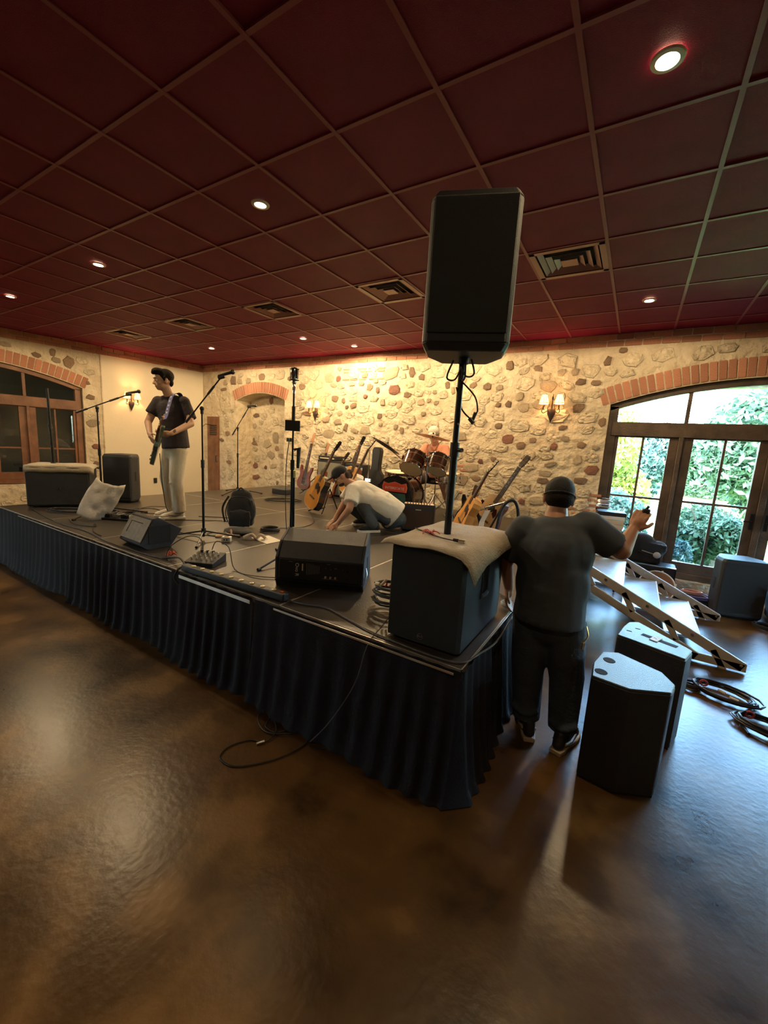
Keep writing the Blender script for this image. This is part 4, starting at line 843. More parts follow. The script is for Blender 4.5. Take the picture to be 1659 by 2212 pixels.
b = MB(); b.cyl((.012, -.031, .025), (.012, -.036, .025), .007, n=8); b.cyl((-.014, -.031, .025), (-.014, -.036, .025), .007, n=8); b.build('jack_socket', VENTD, q); b = MB(); b.box((0, -.0, .051), (.04, .02, .003)); b.build('switch', BLK, q)
b = MB(); b.add([(-3.30, 2.82, SZ+.002), (-2.99, 2.75, SZ+.002), (-2.98, 2.94, SZ+.003), (-3.24, 3.0, SZ+.006)], [(0, 1, 2, 3)]); pp = b.build('paper_sheet', mat('white_paper', (.8, .76, .66), .8), None, solid=.001); tag(pp, 'white sheet of paper with a set list lying on the stage', 'paper')
b = MB()
for k in range(5): b.box((-3.16+.012*k, 2.90-.025*k, SZ+.006), (.09-.012*(k % 3), .003, .0006), Matrix.Rotation(radians(-25), 4, 'Z'))
b.build('handwriting', mat('ink_grey', (.15, .15, .15), .8), pp)
b = MB()
for k in range(6): b.torus((-3.4+rnd.uniform(-.006, .006), 3.17+rnd.uniform(-.006, .006), SZ+.01+k*.006), .1+rnd.uniform(-.012, .008), .006, n=28)
single(b, 'cable_coil', 'neat flat coil of black cable right of the backpack', 'cable', RUB, smooth=True)

# mixer and light bar at the stage edge
mx = thing('small_mixer', 'small black mixer with rows of pale knobs on the front stage edge', 'mixer', (-2.87, 1.99, SZ), radians(25))
b = MB(); b.add([(-.12, -.11, 0), (.12, -.11, 0), (.12, .11, 0), (-.12, .11, 0), (-.12, -.11, .035), (.12, -.11, .035), (.12, .11, .07), (-.12, .11, .07)], [(3, 2, 1, 0), (4, 5, 6, 7), (0, 1, 5, 4), (1, 2, 6, 5), (2, 3, 7, 6), (3, 0, 4, 7)]); b.build('case', BLK, mx, bevel=.004)
KN = mat('pale_knob', (.7, .65, .5), .4)
for i in range(5):
    for j in range(3): y = -.05+j*.055; z = .035+.035*(y+.11)/.22; b = MB(); b.cyl((-.09+i*.042, y, z), (-.09+i*.042, y, z+.018), .008, .006, n=8); b.build('knob', KN, mx)
b = MB()
for i in range(3): b.cyl((-.08+i*.05, .085, .067), (-.08+i*.05, .085, .085), .012, n=10)
b.build('jack_plug', BLKM, mx)
lb = thing('light_bar', 'black LED light bar with round lenses along the front stage edge', 'light bar', (-2.31, 1.80, SZ), atan2(.05, .94))
b = MB(); b.rbox((0, 0, .03), (1.02, .06, .05), .01); b.build('housing', BLK, lb)
YL = mat('amber_lens', (.75, .65, .38), .3)
for k in range(9): b = MB(); b.lathe([(.018, .0), (.016, .006), (.002, .009)], Matrix.Translation((-.4+k*.1, .0, .054)), 12); b.build('lens', YL, lb, smooth=True)
b = MB(); b.box((.47, 0, .057), (.025, .02, .006)); b.build('indicator', mat('red_orange_lens', (.6, .1, .03), .3), lb)
for s in (-.35, .35): b = MB(); b.box((s, .0, .004), (.05, .07, .008)); b.build('foot', BLKM, lb)

cable('microphone_cable', 'black cable arching out of the mixer to the right across the stage', [(-2.9, 2.07, SZ+.09), (-2.88, 2.1, SZ+.16), (-2.75, 2.12, SZ+.13), (-2.55, 2.02, SZ+.01), (-2.3, 2.02, SZ+.01), (-2.1, 2.16, SZ+.01), (-2.05, 2.3, SZ+.01)], .004)
cable('microphone_cable', 'black cable looping up left of the mixer', [(-3.0, 2.05, SZ+.05), (-3.03, 2.06, SZ+.16), (-3.12, 2.0, SZ+.18), (-3.2, 1.9, SZ+.1), (-3.17, 1.84, SZ+.01), (-3.05, 1.85, SZ+.01)], .004)
cable('power_cable', 'thick black power cable bundled over the stage edge beside the mixer', [(-3.2, 1.82, SZ+.01), (-3.1, 1.86, SZ+.03), (-2.98, 1.84, SZ+.05), (-2.86, 1.8, SZ+.03), (-2.85, 1.74, SZ+.01), (-2.86, 1.715, SZ-.05), (-2.83, 1.73, SZ-.1)], .008)
b = MB(); [b.tube(smooth_path([(-3.2, 1.9, SZ+.02), (-3.2+.03*cos(a), 1.9+.03*sin(a), SZ+.05), (-3.2+.05*cos(a+1), 1.9+.04*sin(a+1), SZ+.02)]), .005, 4) for a in range(5)]; single(b, 'cable_tie', 'orange red cable tie tangle left of the mixer', 'tie', mat('orange_red_tie', (.65, .12, .05), .6))
E1 = [(-6.2, 1.95), (-5.6, 1.87), (-5.05, 1.83), (-4.6, 1.85), (-4.1, 1.80), (-3.7, 1.79), (-3.35, 1.81), (-3.15, 1.83)]
cable('edge_cable', 'long black cable running along the front stage edge at left', [(x, y, SZ+.006) for x, y in E1], .0045)
cable('edge_cable', 'thin black cable curling in front of the leftmost microphone stand', [(-5.3, 1.98, SZ+.006), (-5.0, 1.92, SZ+.006), (-4.75, 2.0, SZ+.006), (-4.9, 2.06, SZ+.006), (-4.55, 1.9, SZ+.006), (-4.3, 1.86, SZ+.006)], .004)
cable('edge_cable', 'grey cable wandering over the stage front below the large wedge monitor', [(-1.85, 1.84, SZ+.006), (-1.7, 1.85, SZ+.006), (-1.55, 1.90, SZ+.006), (-1.42, 1.88, SZ+.006), (-1.2, 1.82, SZ+.006), (-1.0, 1.79, SZ+.006), (-.75, 1.775, SZ+.006), (-.6, 1.80, SZ+.008), (-.56, 1.95, SZ+.0), (-.535, 2.2, SZ-.02), (-.54, 2.55, SZ+.01)], .005, mat('grey_cable', (.09, .09, .1), .5))
cable('thin_cable', 'thin grey lead hanging down over the front skirt near the corner', [(-1.03, 2.0, SZ+.2), (-1.08, 1.86, SZ+.05), (-1.1, 1.73, SZ-.03), (-1.13, 1.67, .45), (-1.25, 1.62, .2), (-1.37, 1.60, .03)], .003, mat('grey_cable', (.09, .09, .1), .5))
b = MB(); b.tube(coil_pts((-1.24, 2.18, SZ), .11, 9, .16, 3), .006, 5); o = single(b, 'cable_coil', 'stacked coil of black cables between the wedge monitor and the subwoofer', 'cable', RUB, smooth=True)
b = MB(); [b.tube([(-1.2+.02*k, 2.1+.01*k, SZ+.17), (-1.17+.03*k, 2.07, SZ+.2)], .006, 5) for k in range(-1, 2)]; single(b, 'red_plugs', 'bright red plug ends on top of the black cable coil', 'plug', RED)
b = MB(); b.cyl((-1.31, 2.12, SZ+.16), (-1.27, 2.1, SZ+.17), .011, n=8); b.cyl((-1.26, 2.1, SZ+.165), (-1.24, 2.13, SZ+.2), .01, n=8); single(b, 'cable_plugs', 'cream coloured plugs on the left of the black cable coil', 'plug', mat('cream_plastic', (.7, .6, .42), .5))
cable('guitar_cable', 'black guitar cable hanging from the guitar and looping on the stage', [(-4.55, 2.6, SZ+.79), (-4.56, 2.62, SZ+.5), (-4.68, 2.72, SZ+.2), (-4.95, 2.9, SZ+.02), (-5.4, 3.0, SZ+.006), (-5.55, 2.8, SZ+.006), (-5.2, 2.75, SZ+.006), (-5.0, 2.95, SZ+.006), (-5.3, 3.2, SZ+.006), (-5.6, 3.05, SZ+.006), (-5.35, 2.68, SZ+.006), (-5.0, 2.7, SZ+.006)], .0045, sub=7)
cable('stage_cable', 'black cable with a loop right of the guitarist shoes', [(-4.6, 3.1, SZ+.006), (-4.3, 3.3, SZ+.006), (-4.0, 3.35, SZ+.006), (-3.98, 3.2, SZ+.006), (-4.2, 3.12, SZ+.006), (-4.5, 2.85, SZ+.006), (-4.65, 2.7, SZ+.006)], .0045)
cable('stage_cable', 'black cable curling around the foot of the centre left stand', [(-4.4, 2.5, SZ+.006), (-3.95, 2.45, SZ+.006), (-3.6, 2.6, SZ+.006), (-3.5, 2.75, SZ+.006), (-3.7, 2.72, SZ+.006), (-3.72, 2.6, SZ+.006), (-3.55, 2.62, SZ+.006), (-3.6, 2.95, SZ+.006)], .0045)
cable('stage_cable', 'black cable running right from the backpack to the sunburst guitar', [(-3.55, 3.2, SZ+.006), (-3.3, 3.55, SZ+.006), (-3.4, 3.9, SZ+.006), (-3.7, 4.2, SZ+.006), (-3.95, 4.45, SZ+.006)], .0045)
b = MB(); b.tube(coil_pts((-4.95, 4.9, SZ), .32, 5, .02, 8, .6, .6), .005, 5); single(b, 'loose_cable', 'loose loops of black cable on the stage in front of the alcove', 'cable', RUB, smooth=True)
b = MB(); b.tube(coil_pts((-5.35, 2.4, SZ), .16, 4, .05, 12, .7), .006, 5); b.tube(coil_pts((-5.12, 2.55, SZ), .14, 3, .04, 14, .7), .006, 5); single(b, 'cable_tangle', 'tangle of black cables and silver plugs beside the white bag', 'cable', RUB, smooth=True)
pd = thing('pedal_board', 'guitar pedal board with small silver switches behind the smaller wedge monitor', 'pedal board', (-4.95, 2.42, SZ), radians(28)); b = MB(); b.rbox((0, 0, .012), (.5, .2, .02), .004); b.build('board', BLKM, pd)
for k in range(5): b = MB(); b.rbox((-.2+k*.1, 0, .042), (.07, .12, .04), .005); o = b.build('pedal', (BLK, STEEL, BLKM, WHITE, TAN)[k], pd); c = MB(); c.cyl((-.2+k*.1, -.035, .062), (-.2+k*.1, -.035, .075), .008, n=8); c.build('switch', CHROME, o)
b = MB(); b.tube(coil_pts((-5.8, 2.15, SZ), .2, 5, .03, 22, .5, .4), .006, 5); single(b, 'cable_tangle', 'dark tangle of cables in front of the left subwoofer', 'cable', RUB, smooth=True)
b = MB(); b.tube(coil_pts((-2.1, 2.42, SZ), .1, 5, .03, 5), .005, 5); single(b, 'cable_coil', 'loose cable bunch left of the large wedge monitor', 'cable', RUB, smooth=True)
b = MB(); [b.cyl((-2.15+k*.03, 2.3+.02*k, SZ+.03), (-2.11+k*.03, 2.34, SZ+.05), .006, n=6) for k in range(3)]; single(b, 'red_plugs', 'red plugs in the cable bunch left of the large wedge monitor', 'plug', RED)
pwr = MB(); 
for k in range(6): pwr.tube(smooth_path([(-1.45, 2.55+.01*k, SZ+.15-.01*k), (-1.3, 2.6, SZ+.13-.015*k), (-1.1, 2.6+.02*k, SZ+.1)]), .004, 5)
single(pwr, 'signal_cables', 'fan of thin pale cables behind the subwoofer and wedge monitor', 'cable', mat('lilac_cable', (.35, .3, .4), .5))

# ================================================================ FLOOR CABLES
cable('floor_cable', 'black cable lying in loops on the brown concrete floor in front of the skirt', [(-1.37, 1.60, .006), (-1.28, 1.64, .006), (-1.30, 1.72, .006), (-1.42, 1.80, .006), (-1.62, 1.76, .006), (-1.72, 1.66, .008), (-1.69, 1.56, .01), (-1.60, 1.56, .008), (-1.56, 1.64, .01), (-1.64, 1.72, .012), (-1.76, 1.70, .008),
      (-1.80, 1.60, .006), (-1.66, 1.53, .006), (-1.52, 1.60, .012), (-1.47, 1.68, .006), (-1.40, 1.60, .006), (-1.44, 1.44, .006), (-1.52, 1.32, .006), (-1.60, 1.25, .006), (-1.70, 1.25, .006), (-1.73, 1.33, .006), (-1.68, 1.43, .006), (-1.60, 1.47, .006), (-1.60, 1.56, .012), (-1.70, 1.64, .006)], .004, sub=6)
b = MB(); b.cyl((-1.62, 1.43, .01), (-1.60, 1.47, .01), .009, n=10); single(b, 'cable_connector', 'silver connector in the middle of the loops of floor cable', 'connector', STEEL, smooth=True)
GRY = mat('slate_cable', (.03, .032, .036), .35)
for k, (c, R, n, lab) in enumerate((((.80, 3.80, 0), .2, 9, 'large black cable coil on the floor right of the two floor loudspeakers'), ((.98, 3.47, 0), .17, 9, 'black cable coil on the floor at the right edge, nearest to us'), ((1.46, 5.75, 0), .15, 8, 'small dark cable coil on the floor at the right edge, farther back'))):
    b = MB(); b.tube(coil_pts(c, R, n, .05, 31+k, .62, -.3), .006, 6); o = single(b, 'cable_coil', lab, 'cable', GRY, smooth=True)
b = MB(); b.tube(coil_pts((.60, 3.78, 0), .06, 5, .05, 44, 1.0), .006, 6); single(b, 'cable_coil', 'small knot of cable touching the rear floor loudspeaker', 'cable', GRY, smooth=True)
for c, lab in (((.68, 3.86), 'red tie around the small knot of floor cable'), ((.90, 3.55), 'red tie around the nearest floor cable coil')): b = MB(); b.torus((c[0], c[1], .04), .022, .008, Matrix.Rotation(pi/2, 4, 'X'), 12); single(b, 'cable_tie', lab, 'tie', mat('dull_red_tie', (.4, .06, .06), .6))
b = MB(); b.cyl((.82, 3.74, .035), (.87, 3.72, .035), .011, n=8); b.cyl((.80, 3.78, .04), (.76, 3.8, .045), .01, n=8); single(b, 'cable_plugs', 'cream plugs lying inside the large floor cable coil', 'plug', mat('cream_plastic', (.7, .6, .42), .5))
b = MB(); b.cyl((.84, 3.42, .012), (.86, 3.33, .012), .011, .008, n=8); single(b, 'cable_plug', 'black jack plug poking out towards us from the nearest coil', 'plug', BLKM)
for k, (z, col, nm, lab) in enumerate(((0, (.05, .2, .19), 'teal', 'teal cable coil at the bottom of the pile before the glazed doors'), (.05, (.03, .03, .05), 'dark', 'dark cable coil in the middle of the pile before the glazed doors'), (.1, (.2, .16, .42), 'purple', 'purple cable coil on top of the pile before the glazed doors'))):
    b = MB(); b.tube(coil_pts((.80, 6.10, z), .19, 8, .05, 50+k, .6), .007, 6); single(b, 'cable_coil', lab, 'cable', mat(nm+'_cable', col, .4), group='pile of cable coils before the glazed doors', smooth=True)
b = MB(); b.tube(coil_pts((.79, 6.09, .15), .1, 5, .03, 57, .5), .007, 6); single(b, 'cable_coil', 'short orange pink lead inside the purple coil', 'cable', mat('salmon_cable', (.75, .35, .22), .5), smooth=True)

# ================================================================ GUITARS
def mirror(P): return P+[(-x, z) for x, z in reversed(P)]
OUT = {'dread': [(.0, 0), (.09, .004), (.16, .035), (.195, .1), (.196, .17), (.165, .25), (.138, .31), (.138, .36), (.146, .42), (.13, .47), (.07, .5), (.03, .503)],
       'solid': [(.0, 0), (.08, .003), (.14, .04), (.163, .1), (.15, .16), (.118, .22), (.12, .28), (.145, .35), (.148, .41), (.115, .42), (.085, .37), (.035, .335)],
       'bass': [(.0, 0), (.08, .003), (.14, .04), (.158, .1), (.145, .17), (.12, .23), (.125, .3), (.15, .38), (.148, .45), (.115, .44), (.09, .36), (.035, .33)]}
def guitar(name, label, base, up, face, kind='dread', top=None, side=None, head=None, inline=False, group=None, th=None, L=None, dot=True):
    t = thing(name, label, 'guitar', group=group); z = V(up).normalized(); y = -(V(face)-z*V(face).dot(z)).normalized(); x = y.cross(z)
    m = Matrix((x, y, z)).transposed().to_4x4(); m.translation = V(base); t.matrix_world = m; t.matrix_basis = m
    P = mirror(OUT[kind]); th = th or (.105 if kind == 'dread' else .042); zt = OUT[kind][-1][1]; top = top or S_R; side = side or WOODR
    Mx = Matrix(((1, 0, 0, 0), (0, 0, 1, 0), (0, 1, 0, 0), (0, 0, 0, 1)))
    b = MB(); b.prism(P, -th/2+.003, th/2, Mx); b.build('body', side, t, bevel=.004)
    b = MB(); b.prism([(p[0]*.97, p[1]*.97+.008) for p in P], -th/2-.001, -th/2+.003, Mx); b.build('soundboard', top, t)
    if kind == 'dread':
        b = MB(); b.lathe([(.05, 0), (.05, .001), (.001, .001)], Matrix.Translation((0, -th/2-.0015, .34)) @ Matrix.Rotation(pi/2, 4, 'X'), 20); b.build('sound_hole', VENTD, t)
        b = MB(); b.prism([(.045, .29), (.1, .25), (.115, .31), (.075, .37), (.05, .36)], -th/2-.0035, -th/2-.001, Mx); b.build('pickguard', mat('dark_tortoise', (.05, .015, .01), .25), t)
        b = MB(); b.rbox((0, -th/2-.006, .165), (.15, .012, .025), .004); b.build('bridge', WOODD, t)
        b = MB(); b.tube([(p[0]*.985, -th/2+.001, p[1]*.985+.004) for p in P+[P[0]]], .0028, 4); b.build('binding', mat('ivory_binding', (.75, .68, .5), .5), t)
    else:
        b = MB(); b.prism([(-.05, .08), (.07, .06), (.1, .12), (.06, .22), (.07, .32), (.03, .34), (-.03, .34), (-.04, .2)], -th/2-.004, -th/2-.001, Mx); b.build('pickguard', mat('pale_pickguard', (.62, .58, .45), .4) if kind == 'solid' else WOODD, t)
        for k in range(3 if kind == 'solid' else 2): b = MB(); b.rbox((0, -th/2-.007, .14+k*.065), (.075, .008, .018), .003); b.build('pickup', WHITE if kind == 'solid' else BLK, t)
        b = MB(); b.rbox((0, -th/2-.007, .08), (.075, .01, .03), .003); b.build('bridge', CHROME, t)
        for k in range(2): b = MB(); b.cyl((.07+k*.02, -th/2, .11-k*.045), (.07+k*.02, -th/2-.016, .11-k*.045), .01, n=10); b.build('knob', CHROME, t)
    NL = L or (.39 if kind == 'dread' else (.56 if kind == 'bass' else .44)); yn = -th/2-.002
    b = MB(); b.add([(-.028, yn+.022, zt-.03), (.028, yn+.022, zt-.03), (.028, yn, zt-.03), (-.028, yn, zt-.03), (-.021, yn+.018, zt+NL), (.021, yn+.018, zt+NL), (.021, yn, zt+NL), (-.021, yn, zt+NL)], [(3, 2, 1, 0), (4, 5, 6, 7), (0, 1, 5, 4), (1, 2, 6, 5), (2, 3, 7, 6), (3, 0, 4, 7)]); nk = b.build('neck', WOODR, t, bevel=.003)
    z0 = zt-.09 if kind == 'dread' else zt-.07
    b = MB(); b.add([(-.028, yn, z0), (.028, yn, z0), (.028, yn-.006, z0), (-.028, yn-.006, z0), (-.021, yn, zt+NL), (.021, yn, zt+NL), (.021, yn-.006, zt+NL), (-.021, yn-.006, zt+NL)], [(3, 2, 1, 0), (4, 5, 6, 7), (0, 1, 5, 4), (1, 2, 6, 5), (2, 3, 7, 6), (3, 0, 4, 7)]); b.build('fingerboard', mat('dark_rosewood', (.055, .03, .02), .5), nk)
    b = MB(); Lz = zt+NL-z0
    for k in range(1, 15): f_ = 1-2**(-k/12); zz = zt+NL-f_*(NL+.27)*1.0; wf = .0215+.006*min(1, f_*1.3); b.box((0, yn-.0068, zz), (wf*2, .0015, .002)) if zz > z0+.01 else None
    b.build('frets', STEEL, nk); nk.children[-1]['kind'] = 'stuff'
    b = MB()
    for k in (3, 5, 7, 9): f_ = 1-2**(-(k-.5)/12); b.box((0, yn-.0066, zt+NL-f_*(NL+.27)), (.012, .001, .008))
    b.build('inlays', WHITE, nk); nk.children[-1]['kind'] = 'stuff'
    hz = zt+NL; Mh = Matrix.Translation((0, yn, hz)) @ Matrix.Rotation(radians(-12 if not inline else -3), 4, 'X')
    hp = [(-.021, 0), (.021, 0), (.034, .03), (.036, .15), (.02, .17), (0, .162), (-.02, .17), (-.036, .15), (-.034, .03)] if not inline else [(-.021, 0), (.021, 0), (.03, .03), (.022, .06), (.03, .17), (.012, .19), (-.014, .18), (-.04, .05)]
    b = MB(); b.prism(hp, 0, .014, Mh @ Mx); hd = b.build('headstock', head or WOODD, t, bevel=.003)
    n = 4 if kind == 'bass' else 6
    for k in range(n):
        s = -1 if (inline or k % 2 == 0) else 1; zz = .045+(k//2)*.045 if not inline else .03+k*.025*(6/n)
        b = MB(); b.cyl(Mh @ V((s*.018, -.001, zz)), Mh @ V((s*.018, -.012, zz)), .004, n=6); b.tube([Mh @ V((s*.034, .007, zz)), Mh @ V((s*.05, .007, zz))], .003, 5); b.ball(Mh @ V((s*.054, .007, zz)), (.008, .004, .006), u=8, v=6); b.build('tuning_peg', CHROME, hd, smooth=True)
    b = MB(); b.box((0, yn-.007, hz), (.044, .006, .005)); b.build('nut', WHITE, nk)
    b = MB(); zb = .165 if kind == 'dread' else .08
    for k in range(n): u = (k/(n-1)-.5); b.tube([(u*.055, -th/2-.013, zb), (u*.034, yn-.0095, hz), Mh @ V((u*.03, -.004, .04+.03*abs(u)*4*0+.02*k/n))], .0007, 3, cap=False)
    b.build('strings', STEEL, t); t.children[-1]['kind'] = 'stuff'; return t
SUNB = mat('sunburst_top', (.62, .27, .05), .22, coat=.5, var=.18, vscale=4); NAT = mat('amber_spruce_top', (.7, .33, .09), .25, coat=.4, var=.08, vscale=6)
NATP = mat('pale_spruce_top', (.62, .42, .22), .35, var=.06, vscale=8); MAH = mat('mahogany_red', (.17, .035, .02), .25, coat=.5); BLKG = mat('gloss_black', (.012, .012, .013), .12, coat=.6)
Z0 = SZ
def gstand(loc, rz, label):
    t = thing('guitar_stand', label, 'guitar stand', loc, rz)
    for s in (-1, 1): b = MB(); b.tube(smooth_path([(0, .12, .32), (s*.06, .0, .2), (s*.1, -.1, .06), (s*.14, -.17, .015)]), .009, 6); b.build('front_leg', BLKM, t, smooth=True)
    b = MB(); b.tube([(0, .12, .34), (0, .3, .012)], .009, 6); b.build('rear_leg', BLKM, t, smooth=True)
    for s in (-1, 1): b = MB(); b.tube(smooth_path([(s*.08, -.05, .09), (s*.09, -.13, .08), (s*.09, -.17, .1)]), .011, 6); b.build('cradle_arm', RUB, t, smooth=True)
    return t
# sunburst archtop-like acoustic left of the crouching man, facing left towards the camera
gstand((-3.83, 4.60, Z0), radians(-5), 'black folding guitar stand under the sunburst acoustic guitar')
guitar('acoustic_guitar', 'sunburst acoustic guitar with dark sides on a floor stand, left of the crouching man', (-3.93, 4.43, Z0+.07), (.36, .16, .9), (-.30, -.9, .3), 'dread', SUNB, BLKG, BLKG)
gstand((-5.28, 5.95, Z0), radians(0), 'black folding guitar stand under the red electric bass')
guitar('electric_bass', 'dark red electric bass with a maple headstock, left of the amplifier cabinet', (-5.42, 5.86, Z0+.10), (.14, .12, .97), (.05, -1, .15), 'bass', MAH, MAH, mat('maple_head', (.5, .22, .1), .4), inline=True)
guitar('electric_guitar', 'brown electric guitar behind the red bass, its bright headstock to the right', (-5.22, 6.12, Z0+.06), (.13, .1, .97), (-.1, -1, .15), 'solid', MAH, MAH, mat('maple_head', (.5, .22, .1), .4), inline=True, L=.43)
guitar('electric_guitar', 'electric guitar with a dark six-peg headstock rising right of the grey amplifier cabinet', (-4.88, 5.98, Z0+.02), (.43, .05, .9), (-.3, -1, .3), 'solid', MAH, MAH, BLKG)
guitar('electric_guitar', 'electric guitar with a plain brown blade headstock behind the dark one', (-4.78, 6.28, Z0+.03), (.33, .05, .95), (-.2, -1, .2), 'solid', SUNB, MAH, mat('brown_head', (.28, .14, .05), .5), inline=True, L=.55)
gstand((-4.22, 5.85, Z0), radians(10), 'black folding guitar stand under the amber guitar with the black headstock')
guitar('acoustic_guitar', 'amber acoustic guitar with a black headstock, half hidden behind the crouching man', (-4.26, 5.75, Z0+.13), (.235, .1, .97), (-.1, -1, .15), 'dread', NAT, MAH, BLKG)
guitar('acoustic_guitar', 'amber acoustic guitar body showing between the crouching man and the sunburst guitar', (-3.55, 4.75, Z0+.12), (.32, .22, .92), (-.7, -.7, .2), 'dread', NAT, WHITE, BLKG)
# guitar case standing up
gc = thing('guitar_case', 'black guitar case standing upright against the stone wall beside the drum kit', 'case', (-4.02, 6.22, Z0), radians(8)); gc.rotation_euler = (radians(-7), 0, radians(8))
P = [(.0, .0), (.13, .01), (.19, .07), (.2, .16), (.16, .27), (.15, .33), (.165, .42), (.14, .5), (.085, .57), (.072, .66), (.085, .92), (.06, .98)]; b = MB(); Mx = Matrix(((1, 0, 0, 0), (0, 0, 1, 0), (0, 1, 0, 0), (0, 0, 0, 1))); b.prism(mirror(P), -.07, .07, Mx); b.build('shell', BLK, gc, bevel=.012, seg=2)
b = MB(); b.tube([(p[0]*1.005, 0, p[1]) for p in mirror(P)[1:]], .006, 5); b.build('rim', BLKM, gc); b = MB(); b.box((.19, 0, .13), (.02, .03, .03)); b.box((-.19, 0, .13), (.02, .03, .03)); b.build('latch', STEEL, gc)
# amplifier cabinet with head
ac = thing('amplifier_cabinet', 'tall amplifier cabinet with a grey-green grille cloth against the stone wall', 'amplifier', (-4.98, 6.28, Z0), radians(-3))
b = MB(); b.rbox((0, 0, .34), (.64, .3, .66), .015); b.build('cabinet', TOLEX, ac); b = MB(); b.box((0, -.152, .33), (.59, .01, .6)); b.build('grille_cloth', mat('grey_green_cloth', (.27, .26, .2), .9, bump=.3, bscale=200), ac, bevel=.003)
ah = thing('guitar_amplifier', 'flat black amplifier head with a bright front strip on the tall cabinet', 'amplifier', (-5.05, 6.26, Z0+.67), radians(-3)); b = MB(); b.rbox((0, 0, .045), (.46, .26, .08), .01); b.build('case', TOLEX, ah); b = MB(); b.box((0, -.132, .04), (.36, .004, .022)); b.build('control_strip', mat('cream_strip', (.75, .65, .45), .5), ah); b = MB(); b.tube([(-.2, -.1, .085), (-.2, -.1, .11), (.2, -.1, .11), (.2, -.1, .085)], .006, 5); b.build('handle', BLK, ah)
a2 = thing('combo_amplifier', 'black combo amplifier partly hidden behind the crouching man, right of the tall cabinet', 'amplifier', (-4.45, 6.3, Z0), radians(5)); b = MB(); b.rbox((0, 0, .33), (.4, .26, .62), .015); b.build('cabinet', TOLEX, a2); b = MB(); b.box((0, -.133, .28), (.35, .006, .45)); b.build('grille_cloth', mat('dark_brown_cloth', (.06, .035, .025), .9, bump=.3, bscale=200), a2); b = MB(); b.box((0, -.134, .56), (.36, .006, .05)); b.build('control_panel', STEEL, a2)
b = MB(); b.rbox((0, 0, .07), (.18, .3, .14), .02); o = single(b, 'brown_bag', 'small dark brown box lying between bass and amplifier cabinet', 'box', mat('dark_brown_leather', (.07, .03, .02), .6)); o.location = (-5.28, 6.35, Z0)
b = MB(); b.rbox((0, 0, .05), (.35, .25, .1), .02); o = single(b, 'dark_pouch', 'low dark pouch on the stage in front of the red bass', 'pouch', BLKF); o.location = (-5.62, 5.55, Z0)
# small combo amp right of the crouching man
ca = thing('combo_amplifier', 'small black combo amplifier with a tan control panel in front of the bass drum', 'amplifier', (-2.22, 4.50, Z0), radians(28)); ca.rotation_euler = (radians(-10), 0, radians(22))
b = MB(); b.rbox((0, 0, .165), (.40, .23, .32), .012); b.build('cabinet', TOLEX, ca); b = MB(); b.box((-.0, -.118, .135), (.36, .006, .22)); b.build('grille_cloth', mat('dark_brown_cloth', (.06, .035, .025), .9), ca)
b = MB(); b.box((0, -.075, .31), (.36, .075, .03), Matrix.Rotation(radians(35), 3, 'X').to_4x4()); cp = b.build('control_panel', mat('tan_panel', (.62, .4, .2), .45), ca)
for k in range(9): b = MB(); b.cyl((-.14+k*.034, -.085, .325), (-.14+k*.034, -.1, .342), .006, n=8); b.build('knob', BLK, cp)
b = MB(); b.box((0, -.122, .255), (.07, .003, .012)); b.build('name_plate', STEEL, ca)

# ================================================================ DRUM KIT
SHELL = mat('brown_striped_shell', (.05, .018, .012), .2, col2=(.14, .06, .035), vscale=5, coat=.5); HEADC = mat('cream_drum_head', (.8, .7, .48), .5)
def drum(name, label, c, axis, R, D, head_m=HEADC, lugs=6, cat='drum', shell=SHELL, hoop=CHROME, inset=0):
    t = thing(name, label, cat); m = frame(c, axis); t.matrix_basis = m
    b = MB(); b.lathe([(R, -D/2), (R, D/2)], n=36, cap=False); b.build('shell', shell, t, smooth=True)
    for z, nm in ((-D/2, 'back_head'), (D/2, 'front_head')):
        b = MB(); b.lathe([(.001, 0), (R*.99, 0)], Matrix.Translation((0, 0, z)), 36, cap=False); b.build(nm, head_m if nm == 'front_head' else HEADC, t)
        b = MB(); b.torus((0, 0, z), R+.006, .0085, n=36, m=8); b.build('hoop', hoop, t, smooth=True)
    b = MB()
    for k in range(2): b.torus((0, 0, -D/4+k*D/2), R+.0005, .003, n=36, m=4)
    b.build('inlay_stripe', mat('cream_inlay', (.45, .32, .2), .3), t, smooth=True)
    for k in range(lugs):
        a = 2*pi*k/lugs+.3; p = V((cos(a), sin(a), 0))*(R+.012); b = MB(); b.box((p.x, p.y, 0), (.018, .018, D*.28)); b.tube([(p.x, p.y, -D/2), (p.x, p.y, D/2)], .003, 5)
        for z in (-D/2, D/2): b.box((p.x*1.01, p.y*1.01, z), (.02, .02, .02))
        b.build('lug', hoop, t, smooth=True)
    return t
bd = drum('bass_drum', 'bass drum with a red and dark green road shield emblem on its black head', (-2.98, 5.37, Z0+.30), (.08, -1, .02), .285, .44, head_m=BLKG, lugs=8, hoop=BLKG)
RS = mat('road_sign_red', (.6, .06, .03), .5); GS = mat('dark_sea_green', (.02, .09, .08), .45, var=.5, vscale=6)
sh = [(-.19, .13), (-.17, .19), (-.1, .17), (0, .2), (.1, .17), (.17, .19), (.19, .13), (.18, .06), (-.18, .06)]; Mb = Matrix.Translation((0, 0, .222)) @ Matrix.Rotation(0, 4, 'Z')
M0 = bd.matrix_basis.inverted(); ux = (M0.to_3x3() @ V((1, 0, 0))); uz = (M0.to_3x3() @ V((0, 0, 1))); ux.z = 0; ux.normalize(); uz = V((0, 0, 1)).cross(ux); Me = Matrix((ux, uz, V((0, 0, 1)))).transposed().to_4x4()
def emb(poly, z0, z1, nm, m_, par): b = MB(); b.prism(poly, z0, z1, Me); return b.build(nm, m_, par)
